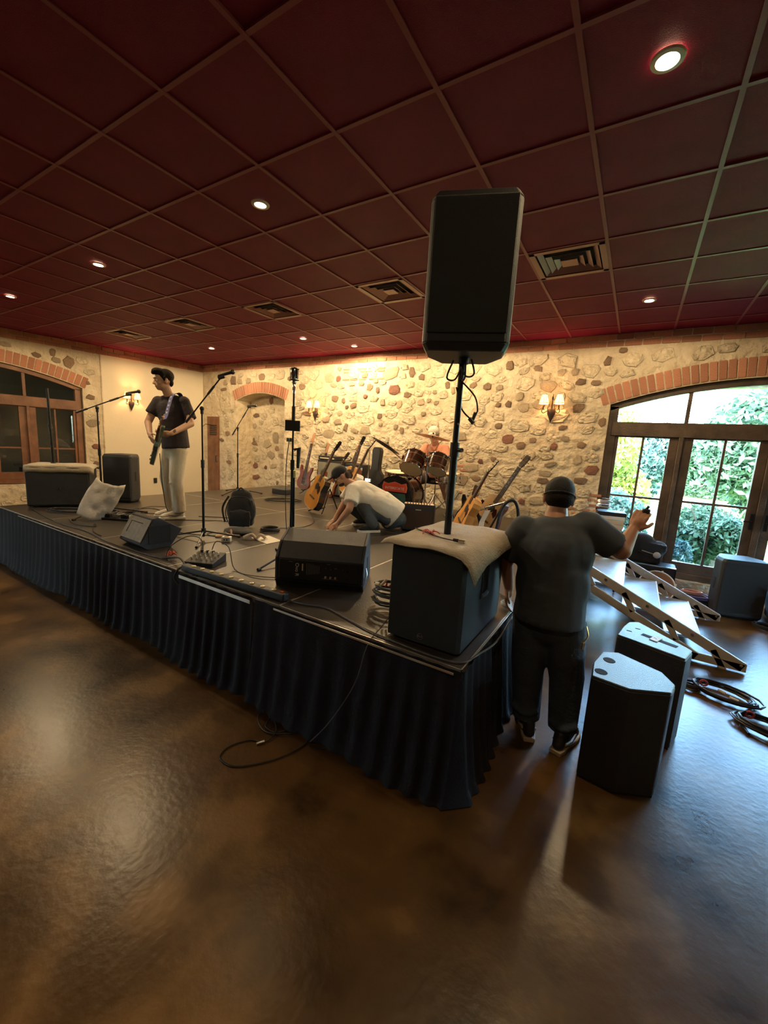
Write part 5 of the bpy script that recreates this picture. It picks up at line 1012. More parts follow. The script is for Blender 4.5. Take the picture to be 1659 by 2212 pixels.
em = emb([(x*1.07, y*1.05-.004) for x, y in sh], .2205, .2225, 'emblem_border', mat('pale_red_border', (.7, .2, .12), .5), bd)
emb(sh, .2205, .224, 'emblem_top_band', RS, bd); emb([(-.175, .04), (.175, .04), (.19, -.05), (.12, -.16), (0, -.22), (-.12, -.16), (-.19, -.05)], .2205, .223, 'emblem_shield', GS, bd)
tobj('INTERSTATE', .052, WT, bd, 'emblem_lettering', Me @ Matrix.Translation((0, .108, .2245)) @ Matrix.Scale(1.08, 4, (1, 0, 0)), .0006)
for s in (-1, 1): b = MB(); b.tube([(-2.98+s*.25, 5.3, Z0+.2), (-2.98+s*.36, 5.22, Z0+.01)], .007, 6); b.build('spur', CHROME, bd, world=True, smooth=True)
b = MB(); b.box((-2.86, 5.13, Z0+.05), (.03, .05, .06)); b.build('hoop_clamp', CHROME, bd, world=True)
drum('tom_drum', 'larger mounted tom tilted towards us, left one of the two above the bass drum', (-2.80, 5.38, Z0+.80), (.05, -.62, -.78), .165, .25)
drum('tom_drum', 'smaller mounted tom right of the tilted tom, in front of the drummer', (-2.44, 5.45, Z0+.80), (-.02, -.5, -.86), .15, .23)
ft = drum('floor_tom', 'brown floor tom left of the bass drum with chrome legs', (-3.18, 5.62, Z0+.46), (.06, -.1, 1), .2, .34, lugs=8)
for a in (200, 330, 80): a = radians(a); b = MB(); b.tube([(-3.18+.215*cos(a), 5.62+.215*sin(a), Z0+.5), (-3.18+.215*cos(a), 5.62+.215*sin(a), Z0+.05), (-3.18+.235*cos(a), 5.62+.235*sin(a), Z0+.008)], .006, 6); b.build('leg', CHROME, ft, world=True, smooth=True)
sn = drum('snare_drum', 'chrome snare drum on a stand below the right tom', (-2.40, 5.78, Z0+.60), (0, -.1, 1), .175, .13, shell=CHROME)
b = MB(); b.cyl((-2.4, 5.78, Z0+.2), (-2.4, 5.78, Z0+.52), .011, n=8)
for a in (90, 210, 330): a = radians(a); b.tube([(-2.4, 5.78, Z0+.25), (-2.4+.24*cos(a), 5.78+.24*sin(a), Z0+.01)], .007, 6); b.tube([(-2.4, 5.78, Z0+.5), (-2.4+.17*cos(a), 5.78+.17*sin(a), Z0+.53)], .006, 6)
b.build('snare_stand', CHROME, sn, world=True, smooth=True)
b = MB(); b.cyl((-2.70, 5.45, Z0+.55), (-2.70, 5.45, Z0+.86), .011, n=8); b.tube([(-2.70, 5.45, Z0+.82), (-2.80, 5.42, Z0+.82)], .008, 6); b.tube([(-2.70, 5.45, Z0+.82), (-2.55, 5.46, Z0+.82)], .008, 6); b.build('tom_mount', CHROME, bd, world=True, smooth=True)
BRZ = mat('dark_bronze_cymbal', (.1, .07, .045), .35, metal=.8); BRZ2 = mat('bronze_cymbal', (.42, .3, .2), .35, metal=.7)
def cymbal(label, c, n_, R, m_, base, booms=None, spread=.3):
    t = thing('cymbal', label, 'cymbal', group='cymbals'); t.matrix_basis = frame(c, n_)
    b = MB(); b.lathe([(.006, .03), (.03, .028), (.05, .012), (R*.5, .004), (R, -.014), (R, -.017), (R*.5, .001), (.05, .009), (.006, .026)], n=36, cap=False); b.build('plate', m_, t, smooth=True)
    b = MB(); b.cyl((0, 0, -.02), (0, 0, .05), .007, n=8); b.cyl((0, 0, .03), (0, 0, .045), .014, n=10); b.build('felt_and_nut', BLK, t)
    s = thing('cymbal_stand', 'chrome stand carrying the '+label.split(' with ')[0][:60], 'stand', base)
    top = V(c)-V(base); h = top.z; k = booms or V((0, 0, h*.75)); b = MB(); b.cyl((0, 0, .1), (k[0], k[1], k[2]), .011, n=8); b.build('lower_tube', CHROME, s, smooth=True)
    b = MB(); b.tube([k, top-V(n_).normalized()*.02], .007, 6); b.build('boom_arm', CHROME, s, smooth=True); b = MB(); b.ball(k, .02); b.box(V(k)+V((0, 0, -.03)), (.05, .02, .02)); b.build('tilter', CHROME, s, smooth=True)
    for a in (80, 200, 320): a = radians(a); e = V((cos(a)*spread, sin(a)*spread, .008)); b = MB(); b.tube([(0, 0, .32), e], .006, 6); b.tube([(0, 0, .12), e*.5+V((0, 0, .16))*.5], .005, 6); b.build('leg', CHROME, s, smooth=True)
cymbal('dark crash cymbal tilted steeply with its underside towards us, left of the drums', (-3.22, 5.28, Z0+1.03), (.36, .34, .87), .235, BRZ, (-3.02, 5.72, Z0), V((.0, .0, .72)), .24)
cymbal('bronze ride cymbal hiding the face of the drummer', (-2.46, 5.25, Z0+1.19), (.12, .12, .98), .25, BRZ2, (-2.50, 5.22, Z0), V((0, 0, .9)), .27)
b = MB(); b.cyl((-.0, 0, .02), (0, 0, .94), .007, n=8); b.ball((0, 0, .9), .014); b.box((0, 0, .45), (.1, .03, .05))
for a in (60, 180, 300): a = radians(a); b.tube([(0, 0, .2), (.2*cos(a), .2*sin(a), .008)], .006, 6)
hs = single(b, 'thin_chrome_stand', 'thin chrome stand in front of the upright guitar case', 'stand', CHROME, smooth=True); hs.location = (-3.75, 5.55, Z0)
st_ = thing('drum_stool', 'round black drum stool under the drummer', 'stool', (-2.72, 6.05, Z0)); b = MB(); b.lathe([(.001, .46), (.15, .46), (.165, .49), (.15, .53), (.001, .54)], n=24); b.build('seat', BLK, st_, smooth=True); b = MB(); b.cyl((0, 0, .1), (0, 0, .46), .014, n=8); b.build('post', CHROME, st_)
for a in (30, 150, 270): a = radians(a); b = MB(); b.tube([(0, 0, .3), (.24*cos(a), .24*sin(a), .01)], .01, 6); b.build('leg', CHROME, st_)

# ================================================================ GUITAR RACK AT RIGHT
rk = thing('guitar_rack', 'multi guitar rack with a silver bar and black padded arches, behind the raised speaker pole', 'guitar rack', (-1.36, 4.80, Z0))
A, Bq = V((-1.60, 4.74, Z0+.30)), V((-1.19, 4.86, Z0+.475))
b = MB(); b.tube([A, Bq], .014, 10); b.build('crossbar', CHROME, rk, world=True, smooth=True)
for k in range(5): p = A+(Bq-A)*(k+.5)/5; b = MB(); b.torus(p, .016, .004, frame((0, 0, 0), Bq-A), 12); b.build('rubber_ring', RUB, rk, world=True)
for p, s in ((A, 0), (Bq, 1)): b = MB(); b.tube(smooth_path([p+V((-.13, -.1, -.38 if s == 0 else -.44)), p+V((-.09, -.05, -.1)), p+V((0, 0, .005)), p+V((.07, .04, -.1)), p+V((.1, .07, -.38 if s == 0 else -.44))]), .019, 10); b.build('padded_arch', RUB, rk, world=True, smooth=True)
b = MB(); b.tube([Bq+V((-.09, 0, -.05)), V((-1.42, 4.7, Z0+.02))], .013, 8); b.tube([A+V((.05, .0, .0)), V((-1.5, 4.95, Z0+.02))], .012, 8); b.build('brace', BLKM, rk, world=True, smooth=True)
g = [[V((-1.44, 4.68, Z0+.34))+d, V((-1.49, 4.66, Z0+.2))+d, V((-1.49, 4.64, Z0+.15))+d, V((-1.4, 4.62, Z0+.1))+d, V((-1.3, 4.6, Z0+.05))+d] for d in (V((0, 0, 0)), V((.06, .0, .012)))]
b = MB(); b.sheet([[tuple(p) for p in r] for r in g]); b.build('white_strap', mat('white_strap', (.75, .76, .76), .35), rk, world=True, solid=.008)
guitar('acoustic_guitar', 'acoustic guitar with a long brown fretboard leaning right in the rack', (-1.60, 5.02, Z0+.03), (.47, .0, .88), (-.2, -1, .35), 'dread', NATP, MAH, WOODD, L=.44)
guitar('acoustic_guitar', 'amber acoustic guitar with a black headstock leaning in the rack, leftmost', (-1.80, 4.78, Z0+.0), (.42, .0, .9), (-.75, -.6, .4), 'dread', NAT, NAT, BLKG, L=.36)
guitar('electric_guitar', 'short guitar with a steel-covered headstock in the rack behind the amber guitar', (-1.86, 5.2, Z0+.02), (.22, -.05, .95), (.3, -1, .1), 'solid', BLKG, BLKG, WOODD, L=.08)

# ================================================================ STAIRS
STW = mat('worn_white_wood', (.5, .47, .43), .5, var=.12, vscale=10); TRD = mat('grey_blue_tread', (.25, .27, .28), .32, var=.15, vscale=7, bump=.15, bscale=40)
sr = thing('stage_steps', 'portable stage steps with pale open side rails and grey treads', 'stairs', (.25, 5.0, 0))
for k, (x0, x1, z) in enumerate(((-.27, .045, .52), (.06, .375, .35), (.42, .70, .19))):
    b = MB(); b.box(((x0+x1)/2, 5.0, z-.012), (x1-x0, 1.16, .022)); tr = b.build('tread', TRD, sr, world=True, bevel=.003); b = MB(); b.box((x1+.004, 5.0, z-.018), (.01, 1.16, .034)); b.build('nosing', WHITE, tr, world=True)
for y in (4.36, 5.64):
    def rail(p, q, hh, nm):
        p, q = V((p[0], y, p[1])), V((q[0], y, q[1])); d = (q-p); M_ = frame((p+q)/2, V((0, 1, 0)), d); b = MB(); b.box((0, 0, 0), (d.length, hh, .035)); b.v = [tuple(M_ @ V(v_)) for v_ in b.v]; return b.build(nm, STW, sr, world=True, bevel=.004)
    rail((-.48, .75), (1.0, .05), .085, 'upper_stringer'); rail((-.48, .59), (.68, .045), .075, 'lower_stringer')
    rail((-.48, .78), (-.48, .3), .06, 'post'); rail((.60, .05), (1.02, .05), .07, 'foot_rail')
    for k in range(4): x = -.3+k*.36; z = .66-(x+.3)*.473; rail((x, z), (x+.1, z-.17), .05, 'spacer'); b = MB(); b.cyl((x+.2, y-.02, z-.08), (x+.2, y-.026, z-.08), .012, n=10); b.build('bolt', STEEL, sr, world=True)
b = MB(); b.box((-.47, 5.0, .3), (.02, 1.24, .5)); b.build('back_board', BLKM, sr, world=True)

# ================================================================ GEAR BEFORE THE GLAZED DOORS
fc = thing('flat_case', 'low black equipment case with a silver edge in front of the door post', 'case', (.33, 6.32, 0)); b = MB(); b.rbox((0, 0, .2), (.56, .3, .40), .02); b.build('body', BLK, fc); b = MB(); b.box((0, -.13, .395), (.55, .035, .012)); b.build('edge_trim', STEEL, fc); b = MB(); b.box((0, -.153, .3), (.05, .01, .04)); b.build('latch', STEEL, fc)
ge = thing('equipment_bag', 'black soft equipment bag on the low case before the doors', 'bag', (.27, 6.34, .40)); blob('bag_body', BLKF, ge, [('b', (-.02, 0, .14), (.36, .22, .26)), ('e', (-.08, 0, .29), (.15, .11, .09)), ('e', (.12, 0, .2), (.1, .1, .1))], .015, 5, False)
b = MB(); b.tube(smooth_path([(-.1, -.12, .15), (0, -.15, .12), (.12, -.14, .1)]), .01, 6); b.build('strap', BLKF, ge, smooth=True); b = MB(); b.box((.18, -.02, .24), (.05, .16, .04)); b.build('side_pocket', BLK, ge, bevel=.008)
ml = thing('mallet', 'round pale mallet lying on the black equipment bag', 'mallet', (.33, 6.185, .50)); b = MB(); b.ball((.05, 0, .035), (.042, .03, .042)); b.build('head', mat('pale_grey_felt', (.55, .56, .54), .8), ml, smooth=True); b = MB(); b.tube([(.03, 0, .04), (-.12, 0, .07)], .008, 6); b.build('handle', STEEL, ml)
tb = drum('hand_drum', 'round brown hand drum with a pale hoop leaning against the low case', (.42, 6.02, .165), (-.1, -.9, .42), .19, .06, head_m=mat('brown_skin_head', (.2, .1, .05), .5), lugs=6, hoop=WHITE, shell=WHITE)
rc = thing('equipment_cart', 'grey equipment cart carrying a stack of binders behind the bending man', 'cart', (-.22, 6.1, 0)); b = MB(); b.rbox((0, 0, .74), (.42, .34, .04), .01); b.build('top_shelf', STEEL, rc); b = MB(); b.rbox((0, 0, .3), (.42, .34, .04), .01); b.build('lower_shelf', STEEL, rc)
for sx in (-.19, .19):
    for sy in (-.15, .15): b = MB(); b.cyl((sx, sy, .01), (sx, sy, .75), .012, n=8); b.build('leg', BLKM, rc)
for k, (w_, h_, z, m_, lab) in enumerate(((.34, .07, .762, STEEL, 'grey tray of cables, lowest on the equipment cart'), (.30, .05, .835, mat('cream_binder', (.6, .53, .42), .6), 'cream binder, lower one of the stack on the cart'), (.32, .055, .888, mat('cream_binder', (.6, .53, .42), .6), 'cream binder, second from the bottom of the stack on the cart'), (.30, .045, .946, WHITE, 'white binder, third from the bottom of the stack on the cart'), (.33, .05, .994, BLK, 'black binder on top of the stack on the cart'))):
    t = thing('binder' if k else 'cable_tray', lab, 'binder' if k else 'tray', (-.2+.01*(k % 2), 6.08, z), radians(-4+3*k), group='stack on the equipment cart'); b = MB(); b.rbox((0, 0, h_/2), (w_, .26, h_), .005); b.build('cover', m_, t); b = MB(); b.box((.004, -.001, h_/2), (w_+.004, .255, h_*.6)); b.build('pages', CREAMC if k else BLKM, t)
b = MB(); b.tube(coil_pts((-.3, 6.08, 1.05), .09, 7, .16, 71, .7), .005, 5); single(b, 'cable_bundle', 'wiry bundle of silver cables on top of the binders', 'cable', STEEL, smooth=True)
b = MB(); b.tube(coil_pts((-.33, 5.98, .8), .07, 6, .26, 77, .5), .005, 5); single(b, 'cable_bundle', 'dark cables hanging left of the binder stack', 'cable', RUB, smooth=True)
bb_ = thing('duffel_bag', 'black duffel bag cut off by the right edge of the picture', 'bag', (1.66, 6.1, 0)); blob('bag_body', BLKF, bb_, [('e', (0, 0, .25), (.2, .26, .27)), ('b', (0, 0, .15), (.3, .4, .26))], .02, 6, False); b = MB(); b.tube(smooth_path([(-.1, -.2, .4), (-.08, -.22, .52), (.06, -.22, .52), (.08, -.2, .4)]), .012, 6); b.build('handle', BLKF, bb_, smooth=True)

# ================================================================ PEOPLE
SKA = mat('tanned_skin', (.42, .21, .13), .5, var=.06, vscale=14); SKB = mat('fair_skin', (.52, .3, .2), .5, var=.05, vscale=14); SKC = mat('ruddy_skin', (.5, .26, .17), .5, var=.06, vscale=14)
HAIR = mat('dark_brown_hair', (.012, .007, .005), .8, bump=.6, bscale=160, spec=.15); HAIR2 = mat('brown_hair', (.05, .028, .016), .6, bump=.6, bscale=160); EYEW = mat('eye_white', (.75, .72, .68), .3)
def hand_prims(wr, palm_dir, finger_dir, back, s=1.0, curl=.6, side=1):
    """palm and five separate curled fingers; palm_dir: wrist to knuckles; back: normal of the back of the hand"""
    wr = V(wr); d = V(palm_dir).normalized(); n = V(back).normalized(); n = (n-d*n.dot(d)).normalized(); x = d.cross(n)*side
    pr = [('c', wr, .024*s, wr+d*.045*s, .028*s)]
    for k in range(4): a = (k-1.5)*.021*s; pr.append(('c', wr+d*.03*s+x*a*.7, .014*s, wr+d*.085*s+x*a, .0115*s))
    L = [.038, .045, .042, .032]
    for k in range(4):
        a = (k-1.5)*.021*s; p = wr+d*.085*s+x*a*1.05; dd = d.copy()
        for j in range(3): ang = curl*(.75+.35*j); dd = (dd*cos(ang)-n*sin(ang)).normalized(); q = p+dd*L[k]*s*(1-.22*j); pr.append(('c', p, (.0095-.001*j)*s, q, (.0088-.001*j)*s)); p = q
    p = wr+d*.02*s-x*.026*s; dd = (d*.7-x*.65-n*.35).normalized(); q = p+dd*.045*s; pr.append(('c', p, .013*s, q, .011*s)); dd = (dd+d*.4-n*.4+x*.3).normalized(); pr.append(('c', q, .0105*s, q+dd*.034*s, .009*s))
    return pr
def head_prims(c, fwd_, up_, s=1.0):
    f = V(fwd_).normalized(); u = V(up_); u = (u-f*u.dot(f)).normalized(); x = f.cross(u); M_ = Matrix((x, f, u)).transposed(); P = lambda a, b_, d: V(c)+(x*a+f*b_+u*d)*s
    pr = [('e', P(0, -.012, .025), (.076*s, .094*s, .094*s), M_.to_4x4()), ('e', P(0, .018, -.04), (.058*s, .07*s, .072*s), M_.to_4x4()), ('e', P(0, .05, -.085), (.03*s, .03*s, .022*s), M_.to_4x4()),
          ('c', P(0, .083, .012), .008*s, P(0, .103, -.03), .0125*s), ('e', P(0, .095, -.033), (.019*s, .012*s, .009*s), M_.to_4x4()), ('c', P(-.03, .078, .022), .011*s, P(.03, .078, .022), .011*s), ('c', P(-.018, .079, -.057), .0085*s, P(.018, .079, -.057), .0085*s), ('c', P(-.014, .076, -.067), .009*s, P(.014, .076, -.067), .009*s),
          ('e', P(-.045, .05, -.025), (.02*s, .024*s, .02*s), M_.to_4x4()), ('e', P(.045, .05, -.025), (.02*s, .024*s, .02*s), M_.to_4x4())]
    for k in (-1, 1): pr += [('e', P(k*.08, -.012, -.008), (.01*s, .02*s, .033*s), M_.to_4x4()), ('e', P(k*.084, -.02, .008), (.008*s, .016*s, .018*s), M_.to_4x4())]
    return pr, P, M_.to_4x4()
def face_parts(t, P, M_, s=1.0):
    for k in (-1, 1):
        b = MB(); b.ball(P(k*.031, .073, .006), .0125*s, u=10, v=8); e = b.build('eye', EYEW, t, world=True, smooth=True)
        b = MB(); b.ball(P(k*.031, .0825, .006), .0055*s, u=8, v=6); b.build('iris', VENTD, e, world=True, smooth=True)
        b = MB(); b.tube([P(k*.014, .091, .027), P(k*.032, .09, .032), P(k*.048, .078, .026)], .0035*s, 5); b.build('eyebrow', HAIR, t, world=True, smooth=True)
    b = MB(); b.tube([P(-.02, .0855, -.0615), P(0, .0905, -.0615), P(.02, .0855, -.0615)], .0028*s, 5); b.build('mouth_line', mat('lip_red_brown', (.3, .1, .08), .5), t, world=True, smooth=True)
def shoe(t, heel, toe, m_up, m_sole, s=1.0, nm='shoe', strip=None):
    h, o_ = V(heel), V(toe); d = (o_-h); L = d.length; d.normalize(); x = V((d.y, -d.x, 0)); z = h.z
    P = lambda a, b_, c: V((h.x, h.y, z))+x*a+d*b_+V((0, 0, c)); out = [(-.03, .0), (.03, .0), (.038, .05), (.036, .12), (.048, .19), (.044, .25), (.02, .285), (-.02, .282), (-.04, .24), (-.042, .18), (-.032, .12), (-.036, .05)]
    k = L/.285; b = MB(); n = len(out); vs = [P(p[0]*1.08, p[1]*k, 0) for p in out]+[P(p[0]*1.1, p[1]*k, .028) for p in out]; b.add(vs, [(i, (i+1) % n, (i+1) % n+n, i+n) for i in range(n)]+[tuple(range(n-1, -1, -1)), tuple(range(n, 2*n))])
    so = b.build(nm+'_sole', m_sole, t, world=True, bevel=.004)
    up = blob(nm, m_up, t, [('c', P(0, .04*k, .055), .036, P(0, .22*k, .045), .034), ('c', P(0, .035*k, .05), .035, P(0, .055*k, .1), .038), ('c', P(0, .1*k, .075), .036, P(0, .2*k, .045), .036), ('e', P(0, .235*k, .042), (.04, .04, .024))], .009, 4)
    if strip:
        for sg in (-1, 1): b = MB(); b.tube([P(sg*.037, .05*k, .06), P(sg*.041, .12*k, .045), P(sg*.037, .19*k, .06)], [.008, .01, .004], 5); b.build('shoe_stripe', strip, t, world=True, smooth=True)
    return up

# ---- A: heavy-set man bending over behind the subwoofer, seen from behind
pa = thing('person', 'man in black cap, dark T-shirt and jeans seen from behind beside the subwoofer', 'person', (-.26, 2.55, 0))
fA = V((-.28, .93, -.30)); hp, P, Mh = head_prims((-.365, 2.585, 1.475), fA, (-.05, .38, .93), .98)
body = hp+[('c', (-.36, 2.55, 1.40), .062, (-.355, 2.51, 1.31), .078), ('e', (-.345, 2.50, 1.16), (.20, .12, .2)), ('e', (-.33, 2.50, .95), (.19, .13, .2)), ('e', (-.32, 2.49, .80), (.18, .13, .13)),
       ('c', (-.53, 2.48, 1.27), .062, (-.618, 2.53, 1.05), .05), ('c', (-.618, 2.53, 1.05), .048, (-.598, 2.62, .86), .031),
       ('c', (-.18, 2.56, 1.335), .064, (-.005, 2.64, 1.215), .052), ('c', (-.005, 2.64, 1.215), .052, (.035, 2.735, 1.33), .031),
       ('c', (-.41, 2.5, .78), .1, (-.40, 2.52, .45), .065), ('c', (-.40, 2.52, .45), .062, (-.37, 2.50, .1), .042), ('c', (-.23, 2.52, .78), .1, (-.19, 2.55, .45), .065), ('c', (-.19, 2.55, .45), .062, (-.165, 2.52, .1), .042)]
body += hand_prims((-.598, 2.62, .86), (.0, .1, -1), None, (-1, .1, 0), 1.0, .45, 1)+hand_prims((.035, 2.735, 1.33), (.3, .35, .9), None, (-.1, -1, .3), 1.05, .8, -1)
blob('body', SKA, pa, body, .0065, 3)
blob('black_cap', mat('black_cap_cloth', (.012, .013, .017), .8, bump=.3, bscale=120), pa, [('e', P(0, -.012, .045), (.084, .102, .088), Mh), ('f', P(0, -.0, .0), .01, P(0, -.0, .002), .01), ('e', P(0, .1, .045), (.06, .05, .012), Mh)], .008, 3)
b = MB(); b.tube([P(.088*sin(a), -.012-.104*cos(a), .012+.01*cos(a)) for a in [radians(x_) for x_ in range(-100, 101, 20)]], .005, 6); b.build('cap_band', BLKF, pa, world=True, smooth=True)
blob('short_hair', HAIR, pa, [('e', P(0, -.032, -.008), (.078, .083, .062), Mh)], .008, 3)
TSH = mat('charcoal_tshirt', (.055, .066, .082), .9, var=.1, vscale=9, bump=.25, bscale=9)
blob('tshirt', TSH, pa, [('e', (-.345, 2.505, 1.17), (.222, .15, .22)), ('e', (-.33, 2.50, .98), (.21, .158, .25)), ('f', (-.325, 2.50, 1.1), .18, (-.325, 2.49, .765), .205), ('c', (-.33, 2.475, 1.2), .155, (-.325, 2.465, .9), .16), ('f', (-.325, 2.475, .98), .17, (-.325, 2.46, .765), .175), ('e', (-.35, 2.515, 1.31), (.185, .09, .07), Matrix.Rotation(radians(-14), 4, 'Y')),
     ('f', (-.50, 2.49, 1.30), .09, (-.615, 2.525, 1.10), .086), ('e', (-.52, 2.49, 1.285), (.085, .08, .08)), ('f', (-.20, 2.55, 1.355), .088, (-.045, 2.62, 1.235), .088), ('e', (-.195, 2.55, 1.345), (.085, .085, .082))], .011, 7)
JEA = mat('dark_blue_jeans', (.05, .068, .095), .85, var=.2, vscale=12, bump=.35, bscale=60)
blob('jeans', JEA, pa, [('e', (-.325, 2.50, .76), (.185, .145, .16)), ('f', (-.41, 2.495, .78), .12, (-.405, 2.50, .42), .098), ('f', (-.235, 2.51, .78), .12, (-.185, 2.53, .42), .1), ('f', (-.405, 2.50, .45), .098, (-.375, 2.49, .10), .082), ('f', (-.185, 2.53, .45), .1, (-.165, 2.50, .10), .082), ('e', (-.405, 2.5, .43), (.097, .097, .08)), ('e', (-.185, 2.53, .43), (.1, .1, .08)),
     ('t', [(-.46, 2.42, .2), (-.38, 2.40, .17), (-.30, 2.43, .2)], .016), ('t', [(-.24, 2.43, .18), (-.16, 2.41, .15), (-.08, 2.45, .18)], .016)], .011, 5)
SNK = mat('dark_sneaker', (.03, .03, .034), .5); SNW = mat('cream_sneaker_trim', (.6, .5, .36), .6)
shoe(pa, (-.325, 2.395, 0), (-.43, 2.655, 0), SNK, SNW, nm='shoe', strip=SNW); shoe(pa, (-.178, 2.38, 0), (-.10, 2.67, 0), SNK, SNW, nm='shoe', strip=SNW)
b = MB(); b.tube(smooth_path([(-.115, 2.46, .79), (-.10, 2.45, .74), (-.12, 2.44, .70)]), .004, 5); b.cyl((-.12, 2.44, .70), (-.12, 2.44, .66), .008, n=6); b.build('key_ring', GOLD, pa, world=True)
kk = thing('held_connector', 'small black connector held up in the bending man\'s right hand', 'connector', (.085, 2.80, 1.43)); b = MB(); b.rbox((0, 0, 0), (.04, .035, .045), .008); b.build('shell', RUB, kk); b = MB(); b.cyl((.0, 0, .02), (.01, 0, .04), .007, n=8); b.build('tip', BLKM, kk)
hc = MB(); [hc.tube(smooth_path([(-.60, 2.64, .76), (-.6+.02*k, 2.68+.02*k, .715), (-.58, 2.7+.05*k, .70), (-.66-.05*k, 2.85+.04*k, .702)]), .004, 5) for k in range(3)]; single(hc, 'handled_cables', 'thin dark cables in the bending man\'s left hand on the stage edge', 'cable', RUB, smooth=True)
hc = MB(); hc.tube(coil_pts((-.60, 2.68, SZ+.005), .05, 5, .03, 91), .0035, 5); single(hc, 'hanging_cable', 'pale knot of cables on the stage side edge by the hand', 'cable', mat('pale_blue_cable', (.45, .48, .52), .4), smooth=True)

# ---- B: guitarist
pb = thing('person', 'dark-haired man in a black T-shirt and off-white trousers playing a guitar on the stage', 'person', (-4.73, 2.86, SZ))
fB = V((-.30, -.95, -.12)); hp, P, Mh = head_prims((-4.79, 2.80, 2.305), fB, (.02, .0, 1), 1.0)
body = hp+[('c', (-4.775, 2.83, 2.22), .055, (-4.765, 2.87, 2.12), .062), ('e', (-4.76, 2.88, 1.97), (.15, .11, .17)), ('e', (-4.74, 2.88, 1.75), (.13, .11, .18)), ('e', (-4.73, 2.88, 1.58), (.14, .11, .12)),
     ('c', (-4.60, 2.95, 2.06), .052, (-4.50, 2.95, 1.835), .042), ('c', (-4.50, 2.95, 1.835), .042, (-4.405, 2.65, 1.71), .028), ('c', (-4.92, 2.80, 2.06), .05, (-4.93, 2.69, 1.82), .04), ('c', (-4.93, 2.69, 1.82), .04, (-4.755, 2.61, 1.69), .027),
     ('c', (-4.67, 2.90, 1.52), .08, (-4.64, 2.83, 1.20), .058), ('c', (-4.64, 2.83, 1.20), .055, (-4.63, 2.875, .8), .04), ('c', (-4.80, 2.88, 1.52), .08, (-4.84, 2.83, 1.2), .058), ('c', (-4.84, 2.83, 1.2), .055, (-4.81, 2.90, .8), .04)]
body += hand_prims((-4.405, 2.65, 1.71), (-.25, -1, -.1), None, (.8, -.1, -.5), .98, .8, 1)+hand_prims((-4.755, 2.61, 1.69), (.7, -.15, -.7), None, (-.5, -.85, .1), .98, .4, 1)
blob('body', SKB, pb, body, .0075, 3); face_parts(pb, P, Mh)
blob('hair', HAIR, pb, [('e', P(0, -.03, .05), (.086, .098, .085), Mh), ('e', P(-.02, .05, .105), (.06, .06, .038), Mh), ('e', P(.03, .03, .11), (.05, .07, .035), Mh), ('e', P(0, .085, .09), (.05, .025, .025), Mh), ('c', P(.078, .005, .03), .018, P(.08, .0, -.005), .01), ('c', P(-.078, .005, .03), .018, P(-.08, .0, -.005), .01), ('e', P(0, -.075, -.02), (.06, .035, .05), Mh)], .0075, 3)
TB = mat('black_tshirt', (.028, .02, .024), .9, bump=.35, bscale=30)
blob('tshirt', TB, pb, [('e', (-4.76, 2.88, 1.96), (.175, .13, .19), Matrix.Rotation(radians(25), 4, 'Z')), ('f', (-4.755, 2.88, 1.95), .14, (-4.725, 2.90, 1.535), .155), ('e', (-4.62, 2.94, 2.08), (.078, .074, .07)), ('e', (-4.905, 2.81, 2.07), (.076, .072, .068)), ('e', (-4.76, 2.88, 2.10), (.15, .08, .06), Matrix.Rotation(radians(28), 4, 'Z')), ('f', (-4.62, 2.94, 2.09), .068, (-4.545, 2.975, 1.88), .075), ('f', (-4.90, 2.81, 2.08), .066, (-4.93, 2.73, 1.92), .072), ('t', [(-4.65, 2.8, 1.9), (-4.62, 2.82, 1.75), (-4.64, 2.8, 1.62)], .012)], .011, 6)
TR = mat('off_white_trousers', (.56, .5, .4), .85, var=.05, vscale=9, bump=.4, bscale=25)
blob('trousers', TR, pb, [('e', (-4.73, 2.89, 1.50), (.15, .12, .11), Matrix.Rotation(radians(25), 4, 'Z')), ('f', (-4.67, 2.90, 1.53), .098, (-4.645, 2.84, 1.17), .078), ('f', (-4.80, 2.88, 1.53), .096, (-4.84, 2.84, 1.17), .078), ('f', (-4.645, 2.84, 1.2), .078, (-4.63, 2.87, .77), .072), ('f', (-4.84, 2.84, 1.2), .078, (-4.81, 2.895, .77), .07), ('t', [(-4.70, 2.82, .85), (-4.64, 2.79, .83), (-4.57, 2.85, .86)], .012), ('t', [(-4.70, 2.81, 1.15), (-4.64, 2.76, 1.13), (-4.58, 2.82, 1.16)], .01)], .01, 5)
SW = mat('white_sneaker', (.72, .68, .6), .5); SG = mat('grey_shoe_stripe', (.3, .29, .27), .6)
shoe(pb, (-4.62, 2.93, SZ), (-4.72, 2.66, SZ), SW, WHITE, strip=SG); shoe(pb, (-4.80, 2.96, SZ), (-4.90, 2.70, SZ), SW, WHITE, strip=SG)
b = MB(); b.torus((-4.418, 2.69, 1.727), .031, .006, frame((0, 0, 0), (-.3, -1, .4)), 16); w_ = b.build('wrist_watch', RUB, pb, world=True, smooth=True); b = MB(); b.cyl((-4.39, 2.68, 1.735), (-4.382, 2.678, 1.74), .016, n=12); b.build('watch_face', STEEL, w_, world=True)
STR = mat('blue_patterned_strap', (.05, .055, .2), .7, col2=(.1, .11, .34), vscale=30); STL = mat('pale_strap_pattern', (.5, .5, .6), .7)
sp = smooth_path([(-4.70, 3.0, 2.05), (-4.66, 2.92, 2.17), (-4.64, 2.82, 2.14), (-4.60, 2.75, 2.02), (-4.565, 2.70, 1.92), (-4.54, 2.66, 1.86)], 5)
b = MB(); b.sheet([[tuple(p+V((.95, .2, .2)).normalized()*s*.028) for p in sp] for s in (-1, 1)]); so = b.build('guitar_strap', STR, pb, world=True, solid=.004)
